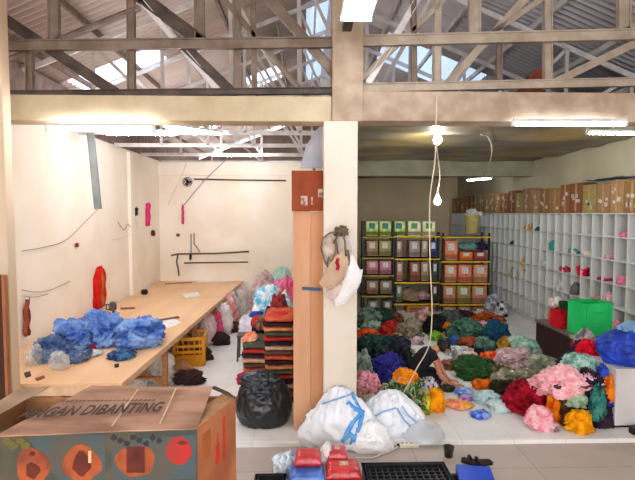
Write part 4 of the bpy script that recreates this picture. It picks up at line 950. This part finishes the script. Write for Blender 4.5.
p = P(425,440,z=0); e = empty('plastic_cover', (p.x, p.y+.16, 0), 'clear plastic dome cover on the white floor edge beside the sack', 'cover')
MB().lathe([(.26,0),(.255,.02),(.22,.09),(.13,.13),(.001,.14)], n=28).build('dome', film('clear_dome',(240,244,248),.45,.1,.3), e, smooth=True)
MB().lathe([(.26,0),(.27,.0),(.27,.008),(.26,.01)], n=28).build('rim', film('clear_rim',(246,248,250),.8,.1,.3), e, smooth=True)
a = P(409,447,z=ZF); e = empty('power_strip', a+Vector((0,.0,0)), 'white power strip on the floor edge beside the sacks', 'power strip')
Mps = mat('ivory_plastic',(244,236,214),.4)
MB().box((-.11,-.03,0),(.11,.03,.045)).build('strip_body', Mps, e, bev=.006)
for k in range(4): MB().lathe([(.018,0),(.018,.004),(.001,.004)], (-.075+k*.05,0,.045), 14).build('socket', mat('socket_grey',(196,186,170),.5), e)
MB().box((-.135,-.012,.008),(-.11,.012,.036)).build('plug_end', M_black, e)
wire('white power cord running from the power strip under the sacks', [(399,446),(392,450),(384,453),(372,458),(356,458)], lambda x,y: P(x,y,z=ZF+.012), .008, Mps)
# black crates
Mbk = mat('black_crate_plastic',(24,23,25),.45,(36,34,38),14)
def tray(label, px0, px1, py, dp, h_, z=ZF):
    a = P(px0,py,z=z+h_); b = P(px1,py,z=z+h_); w_ = (b.x-a.x)/2
    e = empty('black_crate', ((a.x+b.x)/2, a.y-dp/2, z), label, 'crate')
    MB().box((-w_,-dp/2,0),(w_,dp/2,.015)).build('bottom', Mbk, e)
    for nm,x0,y0,x1,y1 in (('side',-w_,-dp/2,w_,-dp/2+.02),('side',-w_,dp/2-.02,w_,dp/2),('side',-w_,-dp/2,-w_+.02,dp/2),('side',w_-.02,-dp/2,w_,dp/2)):
        mb = MB(); mb.box((x0,y0,0),(x1,y1,h_)); mb.box((x0-.008,y0-.008,h_-.02),(x1+.008,y1+.008,h_)); mb.build(nm, Mbk, e)
    mb = MB(); n = int(w_*2/.06)
    for k in range(1,n): x = -w_+k*2*w_/n; mb.box((x-.006,-dp/2+.02,.01),(x+.006,dp/2-.02,h_-.03))
    for k in range(1,8): y = -dp/2+k*dp/8; mb.box((-w_+.02,y-.006,.01),(w_-.02,y+.006,h_-.028))
    mb.build('inner_grid', Mbk, e)
    return e
tray('wide black slotted crate on the front floor before the sacks', 362,444,463,.5,.14)
tray('low black slotted crate between the wide crate and the blue tray', 446,468,474,.3,.08)
tray('black crate on the front floor between the carton and the packages', 256,286,474,.35,.12)
tray('black crate supporting the red garment packages', 289,357,480,.5,.16)
# packages
def packet(name, label, px, py, w_, d_, h_, z, m, lab=None, rz=0, Y=None):
    p = P(px,py,z=z); e = empty(name, (p.x, p.y, z), label, 'package', rz)
    def fn(u,v,s):
        x = (u-.5)*w_; y = (v-.5)*d_; k = (1-abs(u*2-1)**10)*(1-abs(v*2-1)**10)
        return (x,y,(h_*(.35+.65*k) + .006*noise.noise(Vector((u*6+px,v*6,s)))) if s else 0.002)
    mb = MB(); mb.grid(lambda u,v: fn(u,v,1), 16, 12); 
    W=17; base=len(mb.v); mb.grid(lambda u,v: fn(u,v,0), 16, 12)
    mb.f[192:] = [f[::-1] for f in mb.f[192:]]
    ring = [i for i in range(W)] + [j*W+16 for j in range(1,13)] + [12*W+i for i in range(15,-1,-1)] + [j*W for j in range(11,0,-1)]
    for a,b in zip(ring, ring[1:]+ring[:1]): mb.f.append((b,a,base+a,base+b)); mb.mi.append(0)
    mb.build('folded_garment', m, e, smooth=True)
    # printed sleeve of the package and taped edge
    if lab:
        MB().box((-w_*.1,-d_*.12,h_+.001),(w_*.14,d_*.16,h_+.006)).build('paper_label', lab, e)
    return e
Mred = mat('red_packed_garment',(176,26,34),.3,(206,60,70),9,spec=.7,bump=.4,bscale=20); Mblu = mat('blue_packed_garment',(30,70,150),.3,(70,120,200),8,spec=.7,bump=.4,bscale=20)
Mlab = mat('printed_label',(226,214,196),.5,(150,110,90),60)
packet('garment_package','dark blue packed garment under the left red package',307,476,.34,.26,.08,ZF+.165,Mblu)
packet('garment_package','bright red packed garment with a label at the right front of the stack',343,474,.33,.26,.1,ZF+.165,mat('bright_red_packed',(206,30,34),.3,(176,20,26),7,spec=.7,bump=.4),Mlab)
packet('garment_package','dark red packed garment on the blue one',308,461,.26,.22,.09,ZF+.25,Mred)
packet('garment_package','red packed garment with a small label at the top right of the stack',337,457,.2,.2,.09,ZF+.22,Mred,Mlab)
bundle('plastic_bag','crumpled clear plastic bag with a blue packet left of the red packages','bag',286,478,26,24,mat('white_blue_plastic',(226,236,242),.25,(90,150,214),5,spec=.7,bump=.5,contrast=(.5,.6)),z=ZF,amp=.3,minh=.9)
bundle('plastic_bag','crumpled white wrapping between the red packages','bag',326,466,12,22,mat('white_wrap',(244,240,238),.3,spec=.6,bump=.5),z=ZF+.17,amp=.35,minh=.9,depth=1.2)
# cup, sandals, blue tray
p = P(450,459,z=ZF); e = empty('plastic_cup', p+Vector((0,.05,0)), 'small black cup standing on the front floor beside the crates', 'cup')
MB().lathe([(.001,.0),(.042,.0),(.056,.11),(.06,.115),(.05,.11),(.038,.012),(.001,.01)], n=20).build('cup_body', mat('dark_olive_cup',(52,48,36),.4), e, smooth=True)
def sandal(label, px, py, rz):
    p = P(px,py,z=ZF); e = empty('sandal', p, label, 'footwear', rz)
    def fn(u,v):
        y = (v-.5)*.25; w_ = .042+.012*math.sin(v*PI*.9+.2); return ((u-.5)*2*w_*(1 if 0<v<1 else .6), y, .022+.006*v)
    MB().grid(fn, 6, 14, thick=.022).build('sole', mat('black_sole',(34,28,26),.7), e)
    MB().tube([(-.05,.03,.025),(-.035,.045,.06),(0,.05,.075),(.035,.045,.06),(.05,.03,.025)], .014, 8).build('strap', mat('brown_strap',(56,42,36),.6), e, smooth=True)
    return e
sandal('left of two black sandals behind the blue tray', 473.5,463.5,1.15)
sandal('right of two black sandals behind the blue tray', 481,464,1.75)
pts = [P(x,y,z=ZF+.1) for x,y in ((456,464.5),(490,467),(497,486),(462,490))]; c_ = sum(pts,Vector())/4; c_.z = ZF
e = empty('blue_tray', c_, 'flat blue plastic tray at the bottom edge beside the black crates', 'tray'); Mb = mat('blue_plastic_tray',(22,72,206),.35,(16,60,186),3)
r_ = [(v.x-c_.x, v.y-c_.y) for v in pts[::-1]]
mb = MB(); prism(r_,.09,.105,mb=mb); mb.build('tray_top', Mb, e, bev=.004)
for a,b in zip(r_, r_[1:]+r_[:1]): MB().bar((a[0]*.98,a[1]*.98,.045),(b[0]*.98,b[1]*.98,.045),.012,.09,up=(0,0,1)).build('side', Mb, e)
# ================================================================== carton in front on the left
DZ = 1.55                                                              # height of its top
fl = P(-26,432,z=DZ); fr = P(197,427,z=DZ); br = P(235,396,z=DZ); 
e = empty('open_carton', ((fl.x+fr.x)/2, (fr.y+br.y)/2, DZ-.5), 'big worn printed carton with folded flaps in the lower left corner', 'carton')
E0 = Vector(e.location); H = .5
Mcf = mat('faded_blue_print',(66,70,62),.8,(92,80,62),5,contrast=(.4,.6)); Mck = mat('kraft_board',(196,140,92),.85,(160,108,70),3.5,bump=.2); Mco = mat('orange_kraft',(190,122,80),.8,(160,92,58),3)
Mct = mat('brown_worn_kraft',(190,146,118),.85,(140,102,80),3.2,stretch=(1,2.2,1),bump=.3,bscale=10)
bl = Vector((fl.x, br.y, DZ))
cs = [v-E0 for v in (fl,fr,br,bl)]
def wallp(a,b,m,nm,th=.006):
    a = Vector((a.x,a.y,0)); b = Vector((b.x,b.y,0)); mid = (a+b)/2
    return MB().bar(a+Vector((0,0,H/2)), b+Vector((0,0,H/2)), H, th, up=Vector((0,0,1)).cross(b-a)).build(nm, m, e)
front = wallp(cs[0],cs[1],Mcf,'front_panel'); wallp(cs[1],cs[2],Mco,'side_panel'); wallp(cs[2],cs[3],Mck,'back_panel'); wallp(cs[3],cs[0],Mck,'side_panel')
prism([(v.x,v.y) for v in cs], .0, .01).build('bottom', Mck, e)
def flap(poly, m, nm, zs, th=.006, nu=14, nv=8, wob=.008):
    q = [P(x,y,z=DZ+zz)-E0 for (x,y),zz in zip(poly,zs)]
    def fn(u,v):
        p_ = (q[0]*(1-u)+q[1]*u)*(1-v)+(q[3]*(1-u)+q[2]*u)*v
        return p_+Vector((0,0,wob*noise.noise(Vector((p_.x*7,p_.y*9,1)))))
    return MB().grid(fn,nu,nv,thick=th).build(nm,m,e,smooth=False)
flap([(-6,436),(197,428),(213,386),(92,386)], Mct, 'front_flap', (.012,.012,.035,.035))
flap([(-40,425),(-4,416),(50,386),(20,388)], mat('grey_brown_flap',(176,146,116),.85,(140,110,84),4), 'left_flap', (.03,.035,.05,.055), wob=.004)
flap([(197,427),(236,397),(226,391),(205,405)], mat('inner_flap',(196,150,104),.85,(150,104,70),5), 'right_flap', (.004,.004,-.01,.0), wob=.002)
flap([(212,388),(236,398),(229,392),(214,385.5)], mat('dark_inner_flap',(84,60,44),.85), 'torn_flap', (.02,.012,.02,.03), wob=.002)
# printing on the front panel
u_ = (cs[1]-cs[0]); u_.z = 0; Lw = u_.length; u_.normalize(); nrm = Vector((u_.y,-u_.x,0))
def onfront(px, py, off=.005):
    d = ray(px,py); a = Vector((fl.x,fl.y,0)); t = (a-EYE).dot(nrm)/d.dot(nrm); q = EYE+d*t; return q-E0+nrm*off
def decal(poly, m, nm, off=.005):
    q = [onfront(x,y,off) for x,y in poly]; n = len(q); mb = MB(); mb.add(q+[v-nrm*.002 for v in q], [tuple(range(n)), tuple(range(n,2*n))[::-1]]+[(i,(i+1)%n,n+(i+1)%n,n+i) for i in range(n)]); return mb.build(nm, m, e)
def blobpoly(cx,cy,rx,ry,n=12,w_=.12,sd=0): return [(cx+rx*(1+w_*math.sin(3*a+sd))*math.cos(a), cy+ry*(1+w_*math.cos(4*a+sd))*math.sin(a)) for a in [2*PI*k/n for k in range(n)]]
Mor = mat('printed_orange',(170,84,46),.8,(120,58,36),9); Mbr = mat('printed_brown',(104,44,30),.8,(74,30,24),9); Mrd = mat('printed_red',(176,38,34),.7,(150,50,40),9); Mtl = mat('printed_teal',(66,84,88),.8,(86,78,66),5)
decal([(26,434),(106,434),(106,480),(60,480)], Mtl, 'printed_field', .0045)
decal([(112,440),(196,434),(196,478),(112,480)], Mtl, 'printed_field', .0046)
for cx,cy,r1,r2 in ((33,466,17,19),(82,463,20,18),(136,461,20,16)): decal(blobpoly(cx,cy,r1,r2,16,.1,cx), Mor, 'printed_fruit')
for cx,cy,r1,r2 in ((33,470,7,8),(82,463,9,12)): decal(blobpoly(cx,cy,r1,r2,14,.15,cx), Mbr, 'printed_core', .007)
decal([(127,446),(145,446),(145,472),(127,472)], Mbr, 'printed_core', .007)
decal([(89,450),(92,450),(92,462),(89,462)], mat('printed_cream',(220,180,130),.8), 'printed_mark', .009)
decal(blobpoly(33,453,3,2.4,10), Mbr, 'printed_mark', .007)
decal(blobpoly(179,450,13,14,20,.03), Mrd, 'printed_fruit', .007); decal(blobpoly(183,442,5,2,8,.2), Mbr, 'printed_mark', .009)
for k in range(8): decal(blobpoly(114+k*6.5,437+(k%3)*3,3.2,2.8,8,.3,k), mat('printed_dark_leaf',(56,48,50),.8), 'printed_leaf', .0065)
for k in range(4): decal(blobpoly(8+k*6,440+(k%2)*5,5,4,8,.3,k), mat('printed_olive_leaf',(110,100,50),.8), 'printed_leaf', .0065)
# red marks on the side panel
us = (cs[2]-cs[1]); us.z = 0; us.normalize(); ns = Vector((us.y,-us.x,0))
for k,(s0,s1,z0,z1) in enumerate([(.42,.52,.22,.32),(.46,.49,.3,.38),(.62,.68,.2,.44),(.1,.3,.3,.44)]):
    L3 = (cs[2]-cs[1]).length; a = Vector((cs[1].x,cs[1].y,0))+us*L3*s0+ns*.004; b = Vector((cs[1].x,cs[1].y,0))+us*L3*s1+ns*.004; mz = (z0+z1)/2
    MB().bar(a+Vector((0,0,mz)), b+Vector((0,0,mz)), z1-z0, .003, up=ns).build('red_print', mat('side_red_print',(214,60,44),.8) if k<3 else mat('side_brown_print',(176,96,50),.8), e)
# lettering on the flap
def lettering(s, px0, py0, px1, py1, size, m, shear=.25):
    cu = bpy.data.curves.new('lettering','FONT'); cu.body = s; cu.size = size; cu.extrude = .0008; cu.shear = shear; cu.space_character = 1.05; cu.offset = size*.018
    o = bpy.data.objects.new('lettering', cu); C.objects.link(o); o.parent = e; cu.materials.append(m)
    a = P(px0,py0,z=DZ+.034); b = P(px1,py1,z=DZ+.034); d = (b-a); o.location = a-E0; 
    slope_ = .052
    o.rotation_euler = (slope_, 0, math.atan2(d.y,d.x))
    bpy.context.view_layer.update(); wd = o.dimensions.x; k = d.length/max(wd,.01)
    me = bpy.data.meshes.new_from_object(o.evaluated_get(bpy.context.evaluated_depsgraph_get()))
    if not me.materials: me.materials.append(m)
    n = bpy.data.objects.new('printed_lettering', me); C.objects.link(n); n.parent = e; n.location = o.location; n.rotation_euler = o.rotation_euler; n.scale = (k, 1.55, 1)
    bpy.data.objects.remove(o); return n
Mink = mat('black_ink',(50,38,32),.8,(80,60,48),30)
lettering('ANGAN DIBANTING', 17,418,162,411,.1, Mink)
q = None
for k in range(22):
    x = 62+k*4.3; a = P(x,401.5-k*.05,z=DZ+.034)-E0; b = P(x+2.6,400.5-k*.05,z=DZ+.034)-E0
    MB().bar(a,b,.012,.002,up=(0,0,1)).build('faded_print', mat('faded_ink',(104,78,58),.8), e)
for (x0,y0,x1,y1) in ((112,426,138,389),(160,424,176,388)):
    MB().bar(P(x0,y0,z=DZ+.022)-E0, P(x1,y1,z=DZ+.044)-E0, .006,.003,up=(0,0,1)).build('crease', mat('pale_crease',(226,196,164),.8), e)
# the table that carries the carton (below the frame)
tb_ = empty('packing_table', (E0.x, E0.y, -.05), 'plain wooden packing table under the worn printed carton', 'table'); zt = E0.z+.05
MB().box((-.62,-.42,zt-.03),(.45,.4,zt-.001)).build('tabletop', M_wood, tb_)
for sx in (-.56,.3):
    for sy in (-.36,.34): MB().box((sx-.03,sy-.03,0),(sx+.03,sy+.03,zt-.03)).build('leg', M_wood, tb_)
# ================================================================== person kneeling on the floor, bent forward over the work
pc = P(418,385,z=0); pc.z = 0; pc.y += .12
pe = empty('person', pc, 'person in a black top with dark hair, sitting on the floor bent over the garments', 'person')
def skin(name, nodes, edges, m, parent, sub=2, root=0):
    me = bpy.data.meshes.new(name); me.from_pydata([n[0] for n in nodes], edges, []); me.materials.append(m)
    o = bpy.data.objects.new(name, me); C.objects.link(o)
    if parent: o.parent = parent
    sk = o.modifiers.new('skin','SKIN'); sk.use_smooth_shade = True
    for i,n in enumerate(nodes):
        r = n[1]; me.skin_vertices[0].data[i].radius = r if isinstance(r, tuple) else (r,r)
    me.skin_vertices[0].data[root].use_root = True
    ss = o.modifiers.new('sub','SUBSURF'); ss.levels = sub; ss.render_levels = sub
    return o
Msk = mat('skin_tone',(206,140,104),.6,(190,120,88),6)
N = [((0,0,.13),.12),((.05,0,.26),.115),((.12,-.01,.38),.12),((.21,-.02,.47),.115),((.29,-.03,.53),.055),((.35,-.04,.56),.06),((.42,-.05,.57),.088),((.47,-.05,.52),.07),
 # near arm 8-12
 ((.22,-.17,.45),.052),((.27,-.25,.3),.042),((.30,-.28,.17),.036),((.42,-.27,.08),.028),((.52,-.25,.04),.022),
 # far arm 13-17
 ((.24,.13,.45),.05),((.36,.13,.33),.04),((.40,.1,.22),.035),((.44,.0,.12),.027),((.5,-.06,.05),.022),
 # legs: near 18-21, far 22-25
 ((.03,-.1,.11),.095),((.3,-.2,.1),.075),((.16,-.3,.06),.05),((-.02,-.3,.05),.04),
 ((.03,.1,.11),.095),((.32,.16,.1),.075),((.2,.28,.06),.05),((.02,.3,.05),.04)]
Ed = [(0,1),(1,2),(2,3),(3,4),(4,5),(5,6),(6,7),(3,8),(8,9),(9,10),(10,11),(11,12),(3,13),(13,14),(14,15),(15,16),(16,17),(0,18),(18,19),(19,20),(20,21),(0,22),(22,23),(23,24),(24,25)]
def hand(base, d, side):
    d = Vector(d).normalized(); up = Vector((0,0,1)); s_ = d.cross(up).normalized()*side; b = Vector(N[base][0])
    N.append((tuple(b+d*.045+Vector((0,0,-.005))),(.034,.016))); pi_ = len(N)-1; Ed.append((base,pi_))
    for k,(o_,ln) in enumerate(((-.027,.06),(-.009,.072),(.01,.068),(.028,.052))):
        c0 = b+d*.075+s_*o_; c1 = c0+d*ln*.5+Vector((0,0,.006)); c2 = c0+d*ln+Vector((0,0,-.012))
        i = len(N); N.extend([(tuple(c0),.0095),(tuple(c1),.0088),(tuple(c2),.0075)]); Ed.extend([(pi_,i),(i,i+1),(i+1,i+2)])
    c0 = b+d*.03-s_*.035; c1 = b+d*.06-s_*.058; i = len(N); N.extend([(tuple(c0),.011),(tuple(c1),.009)]); Ed.extend([(pi_,i),(i,i+1)])
hand(12,(1,.15,-.08),1); hand(17,(.8,-.4,-.05),-1)
body = skin('body', N, Ed, Msk, pe, 2)
# face: nose, eyes, mouth, ear on the head that looks down to the right
hd = Vector((.43,-.05,.565)); fd = Vector((.72,-.25,-.5)).normalized(); fu = Vector((.5,-.1,.8)); fu = (fu-fd*fu.dot(fd)).normalized(); fs_ = fd.cross(fu)
mb = MB(); blob(mb,.02,.016,.035,1,.05,sub=2,c=hd+fd*.088-fu*.01); mb.build('nose', Msk, pe, smooth=True)
for k in (-1,1):
    mb = MB(); V_,F_ = ICO[2]; c_ = hd+fd*.078+fs_*k*.032+fu*.02; mb.add([c_+v*.011 for v in V_],F_); mb.build('eye', mat('dark_eye',(40,28,24),.3), pe, smooth=True)
    mb = MB(); c_ = hd+fs_*k*.086-fd*.005; mb.add([c_+Vector((v.x*.018,v.y*.01,v.z*.03)) for v in V_],F_); mb.build('ear', Msk, pe, smooth=True)
MB().tube([hd+fd*.086-fu*.05+fs_*t for t in (-.022,0,.022)],[.004,.007,.004],8).build('mouth', mat('lip_tone',(160,80,70),.5), pe, smooth=True)
mb = MB(); V_,F_ = ICO[4]; vs_ = []
for v in V_:
    c_ = hd-fd*.022+fu*.022; r = .108*(1+.05*noise.noise(v*5)); q = v.copy()
    if v.dot(fd) > .45: r *= .80
    if v.dot(-fu) > .35 and v.dot(fd) < .3: r *= 1.12
    vs_.append(c_+q*r)
mb.add(vs_,F_); mb.build('hair', mat('black_hair',(22,18,18),.5,(36,28,26),30,stretch=(1,1,6)), pe, smooth=True)
Mtop = mat('black_top',(24,22,28),.9,(34,32,40),8,bump=.3)
skin('shirt', [((-.02,0,.14),.15),((.03,0,.26),.15),((.11,-.01,.385),.15),((.2,-.02,.475),.135),((.25,-.03,.505),.075),((.21,-.17,.455),.072),((.245,-.22,.38),.06),((.23,.13,.455),.07),((.3,.14,.39),.055)],
     [(0,1),(1,2),(2,3),(3,4),(3,5),(5,6),(3,7),(7,8)], Mtop, pe, 2)
skin('trousers', [((0,0,.12),.14),((.03,-.11,.115),.11),((.31,-.2,.105),.092),((.15,-.31,.068),.064),((.01,-.31,.055),.05),((.03,.11,.115),.11),((.33,.16,.105),.09),((.2,.29,.068),.062),((.05,.31,.055),.05)],
     [(0,1),(1,2),(2,3),(3,4),(0,5),(5,6),(6,7),(7,8)], mat('black_trousers',(28,26,32),.9), pe, 2)
# ------------------------------------------------------------------ view
vs = bpy.context.scene.view_settings
vs.view_transform = 'Standard'; vs.look = 'None'; vs.gamma = 1; vs.use_curve_mapping = False; vs.exposure = .56
bpy.context.scene.cycles.use_denoising = True
bpy.context.scene.cycles.max_bounces = 8
bpy.context.scene.cycles.sample_clamp_indirect = 6
